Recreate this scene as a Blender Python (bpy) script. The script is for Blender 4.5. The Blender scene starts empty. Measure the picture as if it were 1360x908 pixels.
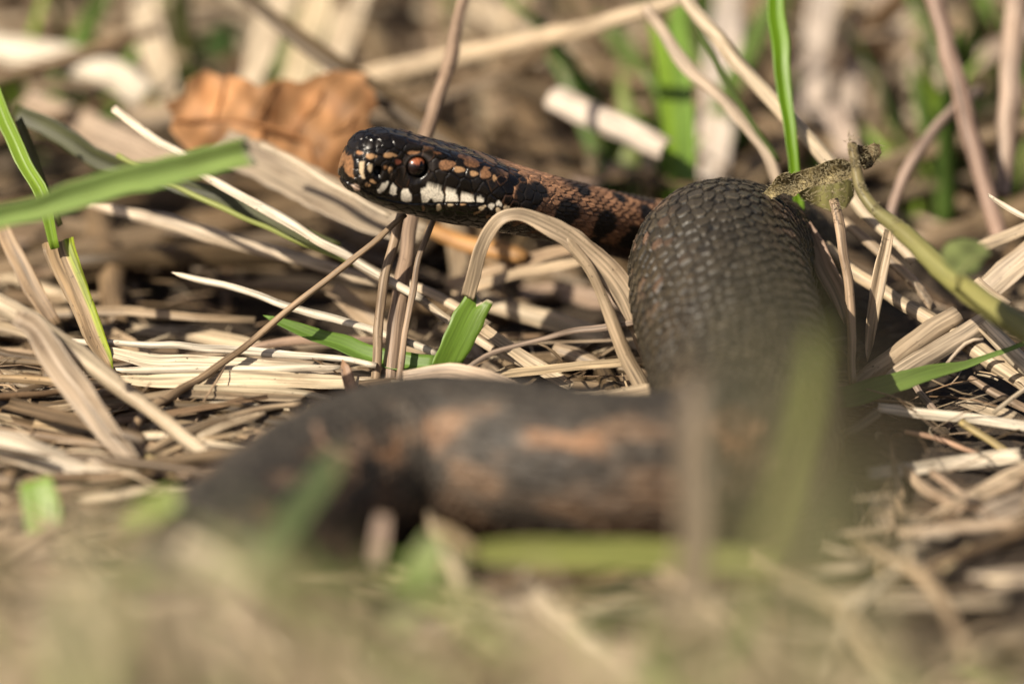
import bpy, math, random
import numpy as np
from mathutils import Vector, Matrix
from mathutils.kdtree import KDTree

random.seed(7)
RNG = np.random.default_rng(7)
SC = bpy.context.scene
COL = SC.collection
# ---------------------------------------------------------------- camera (1 unit = 1 cm)
SC.unit_settings.system = 'METRIC'
SC.unit_settings.scale_length = 0.01
D = 100.0                                   # distance to the plane of focus
PITCH = math.radians(17)
FWD = np.array([0, math.cos(PITCH), -math.sin(PITCH)])
UPV = np.array([0, math.sin(PITCH), math.cos(PITCH)])
RGT = np.array([1.0, 0, 0])
FOCUS = np.array([0, 0, 0.822])             # the point in focus at the middle of the picture
CAMP = FOCUS - D * FWD
cam = bpy.data.cameras.new('camera')
camo = bpy.data.objects.new('camera', cam)
COL.objects.link(camo)
camo.location = CAMP
camo.rotation_euler = (math.pi / 2 - PITCH, 0, 0)
cam.sensor_width = 36
cam.lens = 36 * D / 13.6
cam.clip_start = 1
cam.clip_end = 100000
cam.dof.use_dof = True
cam.dof.focus_distance = D
APERTURE = 3.1                              # cm
cam.dof.aperture_fstop = cam.lens * 1e-3 / APERTURE
SC.camera = camo
# ---------------------------------------------------------------- light
SUN = np.array([-0.54, -0.46, 0.70])
SUN /= np.linalg.norm(SUN)
w = bpy.data.worlds.new('World')
SC.world = w
w.use_nodes = True
nt = w.node_tree
sky = nt.nodes.new('ShaderNodeTexSky')
sky.sky_type = 'NISHITA'
sky.sun_disc = False
sky.air_density = 0.7
sky.dust_density = 4.0
sky.ozone_density = 0.4
sky.sun_elevation = math.asin(SUN[2])
sky.sun_rotation = math.atan2(SUN[0], SUN[1])
nt.links.new(sky.outputs[0], nt.nodes['Background'].inputs[0])
nt.nodes['Background'].inputs[1].default_value = 0.055
sun = bpy.data.lights.new('sun', 'SUN')
sun.energy = 4.9
sun.angle = math.radians(0.5)
sun.color = (1.0, 0.895, 0.735)
suno = bpy.data.objects.new('sun', sun)
COL.objects.link(suno)
suno.rotation_euler = Vector(SUN).to_track_quat('Z', 'Y').to_euler()
suno.location = (-54, -46, 120)
SC.view_settings.view_transform = 'Standard'
SC.view_settings.look = 'None'
SC.view_settings.exposure = 0.50
SC.view_settings.gamma = 1.0
SC.cycles.use_denoising = True
SC.cycles.max_bounces = 6
SC.cycles.diffuse_bounces = 3
SC.cycles.glossy_bounces = 2
SC.cycles.transmission_bounces = 2
SC.cycles.sample_clamp_indirect = 6
SC.cycles.caustics_reflective = False
SC.cycles.caustics_refractive = False


# ---------------------------------------------------------------- helpers
def P(px, py, d=0.0):
    """world point (cm) that the photograph shows at px, py and that lies d cm behind the plane of focus"""
    z = D + d
    return CAMP + z * FWD + (px - 680) / 100 * z / D * RGT + (454 - py) / 100 * z / D * UPV


def proj(v):
    q = v - CAMP
    z = q @ FWD
    return np.stack([680 + 100 * D * (q @ RGT) / z, 454 - 100 * D * (q @ UPV) / z], -1)


def unit(v):
    return v / (np.linalg.norm(v, axis=-1, keepdims=True) + 1e-12)


def sstep(a, b, x):
    t = np.clip((x - a) / (b - a), 0, 1)
    return t * t * (3 - 2 * t)


def spline(pts, step=None, n=None, sub=24):
    """Catmull-Rom through rows of pts (any number of columns, the first three are xyz), resampled by length"""
    p = np.asarray(pts, float)
    if len(p) == 2:
        q = p[0] + (p[1] - p[0]) * np.linspace(0, 1, sub)[:, None]
    else:
        e = np.vstack([2 * p[0] - p[1], p, 2 * p[-1] - p[-2]])
        out = []
        t = np.linspace(0, 1, sub, endpoint=False)[:, None]
        for i in range(len(p) - 1):
            a, b, c, d_ = e[i], e[i + 1], e[i + 2], e[i + 3]
            out.append(.5 * (2 * b + (c - a) * t + (2 * a - 5 * b + 4 * c - d_) * t ** 2 + (3 * b - a - 3 * c + d_) * t ** 3))
        q = np.vstack(out + [p[-1:]])
    s = np.concatenate([[0], np.cumsum(np.linalg.norm(np.diff(q[:, :3], axis=0), axis=1))])
    if n is None:
        n = max(4, int(s[-1] / step) + 1)
    g = np.linspace(0, s[-1], n) if np.isscalar(n) else n
    return np.stack([np.interp(g, s, q[:, k]) for k in range(q.shape[1])], 1), g


def vnoise(x, seed=0):
    """smooth 1-D value noise, -1..1"""
    x = np.asarray(x, float) + seed * 17.31
    i = np.floor(x)
    f = x - i
    h = lambda k: (np.sin(k * 127.1 + seed * 311.7) * 43758.5453) % 1.0
    return (h(i) * (1 - f * f * (3 - 2 * f)) + h(i + 1) * f * f * (3 - 2 * f)) * 2 - 1


def mesh_obj(name, verts, quads, tris=None, mat=None, attrs=None, parent=None, smooth=True, ngons=None):
    me = bpy.data.meshes.new(name)
    verts = np.asarray(verts, np.float32)
    lv = []
    sizes = []
    if quads is not None and len(quads):
        lv.append(np.asarray(quads, np.int32).ravel()); sizes.append(np.full(len(quads), 4, np.int32))
    if tris is not None and len(tris):
        lv.append(np.asarray(tris, np.int32).ravel()); sizes.append(np.full(len(tris), 3, np.int32))
    for g in (ngons or []):
        lv.append(np.asarray(g, np.int32)); sizes.append(np.array([len(g)], np.int32))
    lv = np.concatenate(lv); sizes = np.concatenate(sizes)
    me.vertices.add(len(verts)); me.vertices.foreach_set('co', verts.ravel())
    me.loops.add(len(lv)); me.loops.foreach_set('vertex_index', lv)
    me.polygons.add(len(sizes))
    me.polygons.foreach_set('loop_start', np.concatenate([[0], np.cumsum(sizes)[:-1]]).astype(np.int32))
    me.polygons.foreach_set('loop_total', sizes)
    me.polygons.foreach_set('use_smooth', np.full(len(sizes), smooth, bool))
    for k, (typ, a) in (attrs or {}).items():
        at = me.attributes.new(k, typ, 'POINT')
        a = np.asarray(a, np.float32)
        if typ == 'FLOAT_COLOR':
            a = np.hstack([a, np.ones((len(a), 1), np.float32)]) if a.shape[1] == 3 else a
            at.data.foreach_set('color', a.ravel())
        elif typ == 'FLOAT_VECTOR':
            at.data.foreach_set('vector', a.ravel())
        else:
            at.data.foreach_set('value', a.ravel())
    me.update(calc_edges=True)
    me.validate()
    if mat:
        me.materials.append(mat)
    o = bpy.data.objects.new(name, me)
    COL.objects.link(o)
    if parent is not None:
        o.parent = parent
    return o


def empty(name, loc):
    o = bpy.data.objects.new(name, None)
    o.empty_display_size = .5
    o.location = loc
    COL.objects.link(o)
    return o


def tag(o, label=None, cat=None, group=None, kind=None):
    if label: o['label'] = label
    if cat: o['category'] = cat
    if group: o['group'] = group
    if kind: o['kind'] = kind
    return o


def adopt(o, parent):
    """parent a mesh already built in world space"""
    o.parent = parent
    o.matrix_parent_inverse = Matrix.Translation(parent.location).inverted()
    return o


# ---------------------------------------------------------------- materials
def nodes(name):
    m = bpy.data.materials.new(name)
    m.use_nodes = True
    t = m.node_tree
    return m, t, t.nodes['Principled BSDF'], t.nodes['Material Output']


def N(t, typ, **kw):
    n = t.nodes.new(typ)
    for k, v in kw.items():
        if k in n.inputs:
            n.inputs[k].default_value = v
        else:
            setattr(n, k, v)
    return n


def math_node(t, op, a, b=None):
    n = t.nodes.new('ShaderNodeMath'); n.operation = op
    for i, x in enumerate((a, b)):
        if x is None: continue
        if isinstance(x, (int, float)): n.inputs[i].default_value = x
        else: t.links.new(x, n.inputs[i])
    return n.outputs[0]


def mixc(t, f, a, b, mode='MIX'):
    n = t.nodes.new('ShaderNodeMix'); n.data_type = 'RGBA'; n.blend_type = mode
    for i, x in ((0, f), (6, a), (7, b)):
        if isinstance(x, (int, float)): n.inputs[i].default_value = x
        elif isinstance(x, tuple): n.inputs[i].default_value = (*x, 1)
        else: t.links.new(x, n.inputs[i])
    return n.outputs[2]


def ramp(t, fac, a, b):
    n = t.nodes.new('ShaderNodeMapRange')
    n.inputs[1].default_value = a; n.inputs[2].default_value = b
    t.links.new(fac, n.inputs[0])
    return n.outputs[0]


def plant_material(name, fibre=.60, blotch=.55, speck=.9, rough=.5, spec=.35, transl=.2, stain=(.20, .13, .07), bump=.5, cross=30.):
    m, t, b, out = nodes(name)
    ac = N(t, 'ShaderNodeAttribute', attribute_name='col')
    av = N(t, 'ShaderNodeAttribute', attribute_name='bc')

    def scaled(sx, sy, sz=40.):
        v = t.nodes.new('ShaderNodeVectorMath'); v.operation = 'MULTIPLY'
        t.links.new(av.outputs['Vector'], v.inputs[0]); v.inputs[1].default_value = (sx, sy, sz)
        return v.outputs[0]

    def noise(vec, scale=1., detail=2., rgh=.5):
        n = N(t, 'ShaderNodeTexNoise'); n.inputs['Scale'].default_value = scale
        n.inputs['Detail'].default_value = detail; n.inputs['Roughness'].default_value = rgh
        t.links.new(vec, n.inputs['Vector'])
        return n.outputs['Fac']
    f1 = noise(scaled(cross, .9), 1, 2)
    f2 = noise(scaled(5, 1.6), 1, 3)
    f3 = noise(scaled(34, 13), 1, 1)
    f4 = noise(scaled(2, .8), 1, 2)
    c = ac.outputs['Color']
    fib = ramp(t, f1, .32, .68)
    c1 = mixc(t, 1.0, c, mixc(t, fib, (1 - fibre,) * 3, (1 + fibre * .45,) * 3), 'MULTIPLY')
    bl = math_node(t, 'MULTIPLY', ramp(t, f2, .50, .78), blotch)
    c2 = mixc(t, bl, c1, mixc(t, 1.0, c, stain, 'MULTIPLY'))
    pale = math_node(t, 'MULTIPLY', ramp(t, f4, .50, .75), .35)
    c3 = mixc(t, pale, c2, mixc(t, 1.0, c, (1.3, 1.22, 1.12), 'MULTIPLY'))
    sp = math_node(t, 'MULTIPLY', math_node(t, 'MULTIPLY', ramp(t, f3, .68, .76), speck), ramp(t, f2, .42, .6))
    c4 = mixc(t, sp, c3, (.045, .032, .022))
    t.links.new(c4, b.inputs['Base Color'])
    b.inputs['Roughness'].default_value = rough
    b.inputs['Specular IOR Level'].default_value = spec
    bp = N(t, 'ShaderNodeBump'); bp.inputs['Strength'].default_value = bump; bp.inputs['Distance'].default_value = .012
    t.links.new(math_node(t, 'ADD', f1, math_node(t, 'MULTIPLY', f3, .25)), bp.inputs['Height'])
    t.links.new(bp.outputs[0], b.inputs['Normal'])
    if transl:
        tr = N(t, 'ShaderNodeBsdfTranslucent')
        t.links.new(c4, tr.inputs['Color'])
        mx = N(t, 'ShaderNodeMixShader'); mx.inputs[0].default_value = transl
        t.links.new(b.outputs[0], mx.inputs[1]); t.links.new(tr.outputs[0], mx.inputs[2])
        t.links.new(mx.outputs[0], out.inputs['Surface'])
    return m


MAT_DRY = plant_material('dry_grass')
MAT_GREEN = plant_material('green_grass', fibre=.26, blotch=.3, speck=.25, rough=.42, spec=.4, transl=.3, stain=(.7, .6, .4), bump=.35, cross=45.)
MAT_WITHER = plant_material('withered_leaf', fibre=.5, blotch=.35, speck=.1, rough=.65, spec=.2, transl=.15, stain=(.5, .42, .3), bump=.8, cross=14.)
MAT_LEAF = plant_material('dead_leaf', fibre=.15, blotch=.75, speck=.5, rough=.6, spec=.25, transl=.3, stain=(.5, .35, .25), bump=.3, cross=6.)


# ---------------------------------------------------------------- one grass blade
def ring_profile(kind, hi=True, ribs=1.0):
    """closed outline of the cross-section: x across (-1..1 of the half width), y along the normal (in half widths), u"""
    if kind == 'stalk':
        k = 12 if hi else 6
        a = np.linspace(0, 2 * math.pi, k, endpoint=False)
        r = 1 + (.06 * np.cos(a * 4 + 1) if hi else 0)
        return np.stack([np.cos(a) * r, np.sin(a) * .85 * r], 1)
    k = 9 if hi else 3
    x = np.linspace(-1, 1, k)
    rib = (.03 * ribs * np.cos(np.arange(k) * math.pi) if hi else 0 * x)
    if kind == 'half':                       # split stem, curled
        a = x * 1.25
        top = np.stack([np.sin(a) / np.sin(1.25), np.cos(a) - .5 + rib], 1)
        th = .14
    elif kind == 'fold':                     # folded along the middle
        top = np.stack([x, .55 * np.abs(x) - .25 + rib], 1)
        th = .11
    else:
        top = np.stack([x, .16 * np.abs(x) ** 1.3 - .05 + rib], 1)
        th = .09
    bot = top[::-1].copy()
    bot[:, 1] -= th
    bot[0, 1] += th * .5; bot[-1, 1] += th * .5
    return np.vstack([top, bot])


def blade_arrays(pts, width, col, kind='blade', d2=None, taper=(0., 0.), jag=0., roll=0., twist=0., step=.12, hi=True,
                 wob=.12, side=None, tip=None, cols=None, up=None, notch=None, thin=1.0):
    """pts: world points; width: cm, scalar or one per point; taper: length fraction over which each end narrows to a point"""
    p = np.asarray(pts, float)
    wd = np.full(len(p), width, float) if np.isscalar(width) else np.asarray(width, float)
    rows, g = spline(np.hstack([p, wd[:, None]]), step=step)
    L = g[-1]
    n = len(rows)
    sd = random.random() * 50
    c = rows[:, :3]
    wv = rows[:, 3] * (1 + .08 * vnoise(g * 1.7, sd))
    T = unit(np.gradient(c, axis=0))
    ref = np.array([-.15, -.55, .82]) if up is None else np.asarray(up, float)
    Nn = ref - (T @ ref)[:, None] * T
    bad = np.linalg.norm(Nn, axis=1) < .2
    if bad.any():
        alt = np.array([0, -.9, -.3]); Nn[bad] += (alt - (T @ alt)[:, None] * T)[bad]
    Nn = unit(Nn)
    B = np.cross(T, Nn)
    ang = roll + twist * (g / L - .5) + (.22 * vnoise(g * .6, sd + 3) if hi else 0)
    ca, sa = np.cos(ang)[:, None], np.sin(ang)[:, None]
    Nn, B = ca * Nn + sa * B, ca * B - sa * Nn
    c = c + Nn * (wob * .12 * vnoise(g * 1.1, sd + 5))[:, None] + B * (wob * (.2 * vnoise(g * .8, sd + 9) + .14 * vnoise(g * 2.6, sd + 2)))[:, None]
    wv = wv * (1 + (.06 * vnoise(g * 6, sd + 7) if hi else 0))
    f = g / L
    tp = np.ones(n)
    if taper[0] > 0: tp *= np.clip(f / taper[0], .03, 1) ** .7
    if taper[1] > 0: tp *= np.clip((1 - f) / taper[1], .03, 1) ** .7
    pr = ring_profile(kind, hi, random.uniform(.1, 1.3))
    m = len(pr)
    hw = (wv * tp / 2)[:, None]
    th = (wv / 2)[:, None] * np.clip(tp, .25, 1)[:, None] * thin
    v = c[:, None, :] + B[:, None, :] * (hw * pr[None, :, 0])[..., None] + Nn[:, None, :] * (th * pr[None, :, 1])[..., None]
    xx = np.broadcast_to(pr[None, :, 0] * hw, (n, m))
    if jag > 0:
        key = np.round(pr[:, 0] * 4).astype(int)
        rr = {k: random.random() for k in sorted(set(key))}
        jv = np.array([rr[k] for k in key])
        for e, sg in ((0, 1), (-1, -1)):
            if taper[0 if e == 0 else 1] == 0:
                v[e] += T[e] * sg * (jv * jag)[:, None]
                k2 = 1 if e == 0 else -2
                v[k2] += T[e] * sg * (jv * jag * .7)[:, None]
    if notch:                                # a torn notch in the far end: position across, half width, depth
        for q in range(1, 5):
            wgt = np.clip(1 - np.abs(pr[:, 0] - notch[0]) / notch[1], 0, 1) * notch[2] * (1, .8, .5, .2)[q - 1]
            v[-q] -= T[-1] * wgt[:, None]
    bc = np.stack([xx, np.broadcast_to(g[:, None], (n, m)), np.full((n, m), sd)], -1)
    base = np.asarray(col, float)
    if cols is not None:                     # colours along the length
        cc = np.asarray(cols, float)
        base = np.stack([np.interp(f, np.linspace(0, 1, len(cc)), cc[:, k]) for k in range(3)], 1)[:, None, :]
    colr = np.broadcast_to(base, (n, m, 3)).copy()
    if side is not None:                     # (from x, to x, colour) stripe along the blade
        msk = (pr[:, 0] >= side[0]) & (pr[:, 0] <= side[1])
        colr[:, msk] = side[2]
    if tip is not None:                      # (length, colour) of the far end
        colr[f > 1 - tip[0] / L] = tip[1]
    i = np.arange(n - 1)[:, None] * m
    j = np.arange(m)[None, :]
    jn = (j + 1) % m
    q = np.stack([i + j, i + jn, i + m + jn, i + m + j], -1).reshape(-1, 4)
    return v.reshape(-1, 3), q, [list(range(m))[::-1], list(range((n - 1) * m, n * m))], colr.reshape(-1, 3), bc.reshape(-1, 3)


def blade(name, pts, width, col, mat=None, parent=None, **kw):
    v, q, caps, c, bc = blade_arrays(pts, width, col, **kw)
    base = v.mean(0)
    o = mesh_obj(name, v - base, q, None, mat or MAT_DRY, {'col': ('FLOAT_COLOR', c), 'bc': ('FLOAT_VECTOR', bc)}, None, True, caps)
    o.location = base
    if parent is not None:
        adopt(o, parent)
    return o


class Mass:
    """many small blades gathered into one mesh of ground cover"""
    def __init__(s):
        s.v, s.q, s.n, s.c, s.b, s.k = [], [], [], [], [], 0

    def add(s, arr):
        v, q, caps, c, b = arr
        s.v.append(v); s.q.append(q + s.k); s.c.append(c); s.b.append(b)
        s.n += [[x + s.k for x in g] for g in caps]
        s.k += len(v)

    def build(s, name, mat):
        return mesh_obj(name, np.vstack(s.v), np.vstack(s.q), None, mat,
                        {'col': ('FLOAT_COLOR', np.vstack(s.c)), 'bc': ('FLOAT_VECTOR', np.vstack(s.b))}, None, True, s.n)


# ---------------------------------------------------------------- ground: one sheet to the horizon
def ground_height(x, y):
    h = .10 * np.sin(x * .9 + 1.3) * np.sin(y * .7 + .4) + .06 * np.sin(x * 2.3 + y * 1.7)
    h = h - 1.1 * np.exp(-((x + 2.4) / 3.2) ** 2 - ((y - 3.6) / 2.3) ** 2)
    r = np.hypot(x, y)
    return (h - .12) * sstep(400, 60, r) + 0 * x


def build_ground():
    e = np.concatenate([-np.geomspace(9000, 32, 36), np.linspace(-30, 30, 181), np.geomspace(32, 9000, 36)])
    X, Y = np.meshgrid(e, e + 4)
    Z = ground_height(X, Y) + RNG.normal(0, .03, X.shape) * (np.hypot(X, Y) < 60)
    n = len(e)
    v = np.stack([X, Y, Z], -1).reshape(-1, 3)
    i = (np.arange(n - 1)[:, None] * n + np.arange(n - 1)[None]).ravel()
    q = np.stack([i, i + 1, i + n + 1, i + n], 1)
    m, t, b, out = nodes('soil')
    tc = N(t, 'ShaderNodeTexCoord')
    n1 = N(t, 'ShaderNodeTexNoise'); n1.inputs['Scale'].default_value = 1.2; n1.inputs['Detail'].default_value = 6
    t.links.new(tc.outputs['Object'], n1.inputs['Vector'])
    n2 = N(t, 'ShaderNodeTexNoise'); n2.inputs['Scale'].default_value = 9; n2.inputs['Detail'].default_value = 4
    t.links.new(tc.outputs['Object'], n2.inputs['Vector'])
    c = mixc(t, ramp(t, n1.outputs['Fac'], .35, .7), (.018, .012, .007), (.045, .029, .016))
    c = mixc(t, ramp(t, n2.outputs['Fac'], .5, .75), c, (.075, .05, .028))
    t.links.new(c, b.inputs['Base Color'])
    b.inputs['Roughness'].default_value = .9
    bp = N(t, 'ShaderNodeBump'); bp.inputs['Strength'].default_value = .8; bp.inputs['Distance'].default_value = .1
    t.links.new(n2.outputs['Fac'], bp.inputs['Height']); t.links.new(bp.outputs[0], b.inputs['Normal'])
    tag(mesh_obj('ground', v, q, None, m), kind='structure')


build_ground()


# ---------------------------------------------------------------- the snake
# middle line of the body from snout to tail: px, py in the photograph, cm behind the plane of focus, radius
SNAKE = [(455, 222, -.60, .30), (530, 232, -.25, .5), (610, 246, .10, .6), (690, 266, .5, .5), (760, 284, 1.0, .43),
         (840, 305, 2.0, .46), (915, 325, 3.4, .54), (980, 340, 4.5, .66), (1030, 346, 4.3, .80), (1028, 349, 3.3, .95),
         (985, 350, 1.6, 1.10), (955, 355, .15, 1.17), (962, 405, -.9, 1.19), (985, 490, -2.4, 1.19), (993, 575, -4.0, 1.17),
         (955, 625, -5.3, 1.12), (860, 632, -6.0, 1.05), (750, 622, -6.1, 1.02), (640, 608, -5.7, 1.04), (530, 612, -5.6, 1.05),
         (420, 655, -6.5, 1.02), (312, 728, -8.5, .96), (245, 812, -10.6, .92), (232, 915, -13.2, .82), (238, 1062, -16.2, .68), (300, 1190, -18.5, .52), (430, 1270, -20, .36), (600, 1310, -20.6, .12)]
ctrl = np.array([[*P(a, b, d_), r] for a, b, d_, r in SNAKE])
fine, gs = spline(ctrl, step=.004, sub=300)
k_ = np.hanning(401); k_ /= k_.sum()
sm_ = np.stack([np.convolve(np.pad(fine[:, k], 200, mode='edge'), k_, 'valid') for k in range(4)], 1)
wt_ = sstep(6, 9, gs)[:, None] * sstep(gs[-1], gs[-1] - 2, gs)[:, None]
fine = fine * (1 - wt_) + sm_ * wt_
SLEN = gs[-1]
S_NECK = 3.0


def s_at(i):
    return gs[np.argmin(((fine[:, :3] - ctrl[i, :3]) ** 2).sum(1))]


# rows are close together on the head and on the raised coil, where the photograph is sharp
marks = [(0, .004), (.12, .009), (3.2, .011), (5.0, .03), (s_at(9), .03), (s_at(10), .014), (s_at(13) + .6, .016), (s_at(14) + .5, .04), (s_at(21), .05), (SLEN, .08)]
srow = []
for (a, da), (b_, db) in zip(marks[:-1], marks[1:]):
    x = a
    while x < b_ - 1e-6:
        srow.append(x)
        x += da + (db - da) * (x - a) / (b_ - a)
srow = np.array(srow + [SLEN])
NR, NC = len(srow), 432
path = np.stack([np.interp(srow, gs, fine[:, k]) for k in range(4)], 1)
# the head axis is straight
cen = path[:, :3].copy()
tan = np.stack([np.interp(srow, gs, np.gradient(fine[:, k], gs)) for k in range(3)], 1)
kern = np.hanning(41); kern /= kern.sum()
tan = unit(tan)
hd = unit(ctrl[0, :3] - ctrl[3, :3])
hb = sstep(2.0, 3.0, srow)[:, None]
tan = unit(-hd * (1 - hb) + tan * hb)
upw = np.array([0, 0, 1.0])
nz = unit(upw - (tan @ upw)[:, None] * tan)          # dorsal
nl = np.cross(nz, tan)                               # lateral; on the head it points to the animal's left, towards the camera
if (nl[10] @ -FWD) < 0:
    nl = -nl

# head profile: s, half width, top, bottom, boxiness top, boxiness bottom
HP = np.array([
    (0.00, .00, .00, .00, .9, .9),
    (0.03, .19, .16, .14, .85, .9),
    (0.10, .30, .31, .22, .75, .85),
    (0.25, .385, .50, .30, .62, .8),
    (0.45, .42, .565, .38, .48, .75),
    (0.70, .455, .555, .44, .42, .72),
    (1.00, .53, .525, .48, .42, .72),
    (1.30, .63, .49, .50, .46, .74),
    (1.70, .74, .475, .50, .55, .78),
    (2.05, .79, .455, .47, .70, .80),
    (2.40, .74, .445, .455, .78, .85),
    (2.80, .60, .43, .44, .88, .92),
    (3.30, .47, .41, .43, 1.0, 1.0),
    (3.90, .43, .42, .43, 1.0, 1.0)])
hw_ = np.interp(srow, HP[:, 0], HP[:, 1]); ht = np.interp(srow, HP[:, 0], HP[:, 2]); hbm = np.interp(srow, HP[:, 0], HP[:, 3])
e_t = np.interp(srow, HP[:, 0], HP[:, 4]); e_b = np.interp(srow, HP[:, 0], HP[:, 5])


def smooth_rows(a, n):
    k = np.hanning(n + 2)[1:-1]; k /= k.sum()
    return np.convolve(np.pad(a, n // 2, mode='edge'), k, 'valid')[:len(a)]


ntip = np.searchsorted(srow, .12)
for arr in (hw_, ht, hbm, e_t, e_b):
    sm = smooth_rows(arr, 25)
    arr[ntip:] = sm[ntip:]
# rounded snout: elliptical closing
tipf = np.sqrt(np.clip(1 - (1 - np.clip(srow / .25, 0, 1)) ** 2, 0, 1))
i25 = np.searchsorted(srow, .25)
for arr, vv in ((hw_, .385), (ht, .50), (hbm, .30)):
    arr[:i25] = vv * tipf[:i25]
hm = sstep(3.0, 3.9, srow)
rb = path[:, 3]
W = hw_ * (1 - hm) + rb * hm
ZT = ht * (1 - hm) + rb * .97 * hm
ZB = hbm * (1 - hm) + rb * .92 * hm
tipbody = np.sqrt(np.clip((SLEN - srow) / .3, 0, 1))
phi = np.linspace(0, 2 * math.pi, NC, endpoint=False)   # 0 dorsal, pi/2 left side, pi belly
cp, sp_ = np.cos(phi), np.sin(phi)
et = (e_t * (1 - hm) + hm)[:, None]
eb = (e_b * (1 - hm) + hm)[:, None]
upm = (cp >= 0)[None]
e1 = np.where(upm, et, eb)
ly = np.sign(sp_) * np.abs(sp_)[None] ** e1 * W[:, None]
lz = np.where(upm, np.abs(cp)[None] ** e1 * ZT[:, None], -np.abs(cp)[None] ** e1 * ZB[:, None])
# head details in the local frame: jaw narrower than cheek, raised brow ridge, hollow between eye and snout
S = srow[:, None]
headm = (1 - sstep(2.6, 3.3, S))
brow = np.exp(-((S - .93) / .28) ** 2) * np.exp(-((np.abs(phi - math.pi) - (math.pi - .78)) / .16) ** 2)
ly *= 1 + .075 * brow * headm
lz += .05 * brow * headm
lore = np.exp(-((S - .60) / .17) ** 2) * np.exp(-((np.abs(np.sin(phi)) - 1) / .12) ** 2)
ly *= 1 - .05 * lore * headm
ly *= np.where(lz < -.1, 1 - .16 * sstep(.10, .42, -lz) * headm, 1)
# the crown dips slightly in the middle
lz -= .02 * headm * np.exp(-(ly / (.35 * W[:, None] + 1e-3)) ** 2) * (lz > 0) * sstep(.3, .8, S)
V = cen[:, None] + nl[:, None] * ly[..., None] + nz[:, None] * lz[..., None]
NRM = None


def grid_normals(V):
    du = np.gradient(V, axis=0)
    dv = np.roll(V, -1, 1) - np.roll(V, 1, 1)
    n = unit(np.cross(du, dv))
    c = V.mean(1, keepdims=True)
    if ((V - c) * n).sum() < 0:
        n = -n
    return n


NRM = grid_normals(V)
colS = np.zeros((NR, NC, 3))
rgh = np.full((NR, NC), .42)
disp = np.zeros((NR, NC))

# ---- body scales: staggered hexagonal rows, each scale tilted up towards its free (tail) end
NSC = 46
rr = np.clip(path[:, 3], .3, 2)
along = np.concatenate([[0], np.cumsum(np.diff(srow) / (.250 * np.sqrt(rr[1:] / 1.17)))])
ca = (phi / (2 * math.pi) * NSC)[None] + .05 * np.sin(along * 1.3)[:, None] + .16 * np.sin(along[:, None] * .9 + phi[None] * 31) + .10 * np.sin(along[:, None] * 2.3 + phi[None] * 17)
ta = np.broadcast_to(along[:, None], (NR, NC))
ta = ta + .10 * np.sin(ca * 1.9 + 2) + .03 * np.sin(ca * 5.1)
best = np.full((NR, NC), 9.); sec = best.copy(); bi = np.zeros((NR, NC)); bj = bi.copy(); bdt = bi.copy(); bdc = bi.copy()
c0 = np.floor(ca)
for dc in (-1, 0, 1, 2):
    cc = c0 + dc
    off = .5 * np.mod(cc, 2)
    t0 = np.floor(ta - off)
    for dt in (0, 1):
        tt = t0 + dt + off
        ja = (np.sin(np.mod(cc, NSC) * 91.7 + (t0 + dt) * 37.3) * 9631.7) % 1 - .5
        jb = (np.sin(np.mod(cc, NSC) * 17.1 + (t0 + dt) * 71.9) * 7411.3) % 1 - .5
        ddc = ca - cc + .20 * ja; ddt = ta - tt + .22 * jb
        dist = np.sqrt((ddc * 1.02) ** 2 + (ddt * 1.05) ** 2)
        less = dist < best
        sec = np.where(less, best, np.minimum(sec, dist))
        for a_, v_ in ((bi, cc), (bj, t0 + dt), (bdt, ddt), (bdc, ddc)):
            a_[:] = np.where(less, v_, a_)
        best = np.where(less, dist, best)
edge = sec - best
hash1 = (np.sin(np.mod(bi, NSC) * 12.9898 + bj * 78.233) * 43758.5453) % 1
hash2 = (np.sin(np.mod(bi, NSC) * 39.425 + bj * 11.135) * 24634.6345) % 1
bodym = sstep(2.5, 3.2, S) * np.ones((1, NC))
belly = sstep(2.25, 2.6, np.abs(phi - math.pi) * -1 + math.pi) if False else sstep(2.30, 2.55, np.where(phi < math.pi, phi, 2 * math.pi - phi))
shape = sstep(.0, .13, edge)
amp = .032 * np.sqrt(rr[:, None] / 1.17)
relief = shape * (.35 + 1.0 * (bdt + .5)) + .22 * np.exp(-(bdc / .08) ** 2) * shape + .10 * vnoise(ca * 9 + bj * 3.3, 2) * shape
disp += bodym * amp * relief * (1 - .6 * belly)[None]

# ---- body colour
ph = np.where(phi < math.pi, phi, 2 * math.pi - phi)[None] * np.ones((NR, 1))     # 0 back, pi belly
sgn = np.where(phi < math.pi, 1, -1)[None]
zz = np.abs(((S * .62 + .25 * (sgn > 0)) % 1) * 2 - 1)                        # zigzag down the back
zed = sstep(-.10, .10, (.34 + .36 * zz) - ph)
flank = (np.sin(S * 3.9 + 1.2 * sgn) * .5 + .5)
spot = sstep(.55, .8, flank) * np.exp(-((ph - 1.18) / .22) ** 2)
dk = np.array([.026, .023, .019]); olive = np.array([.040, .032, .0195]); rust = np.array([.25, .135, .07]); grey = np.array([.058, .048, .038])
f_front = sstep(s_at(14), s_at(16), S)
base = olive[None, None] * (1 - f_front[..., None]) + grey * f_front[..., None]
base = base * np.ones((NR, NC, 1))
rustm = (np.exp(-((ph - (.62 + .36 * zz)) / .20) ** 2) * sstep(.35, .75, zz))
mott = .5 + .5 * np.sin(S * 2.1 + 3 * ph) * np.sin(ph * 5.3 + S * 1.3)
rust_amt = np.clip(rustm * (.04 + .96 * f_front) + f_front * .35 * mott * sstep(1.0, 1.6, ph), 0, 1)
base = base + (rust - base) * (rust_amt * .85)[..., None]
strk = sstep(.15, .8, np.sin(S * 5.2 + ph * 4.4) * .6 + .5 * vnoise(S * 2.6 + ph * 3.1, 8)) * sstep(.95, 1.25, ph) * f_front
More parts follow.
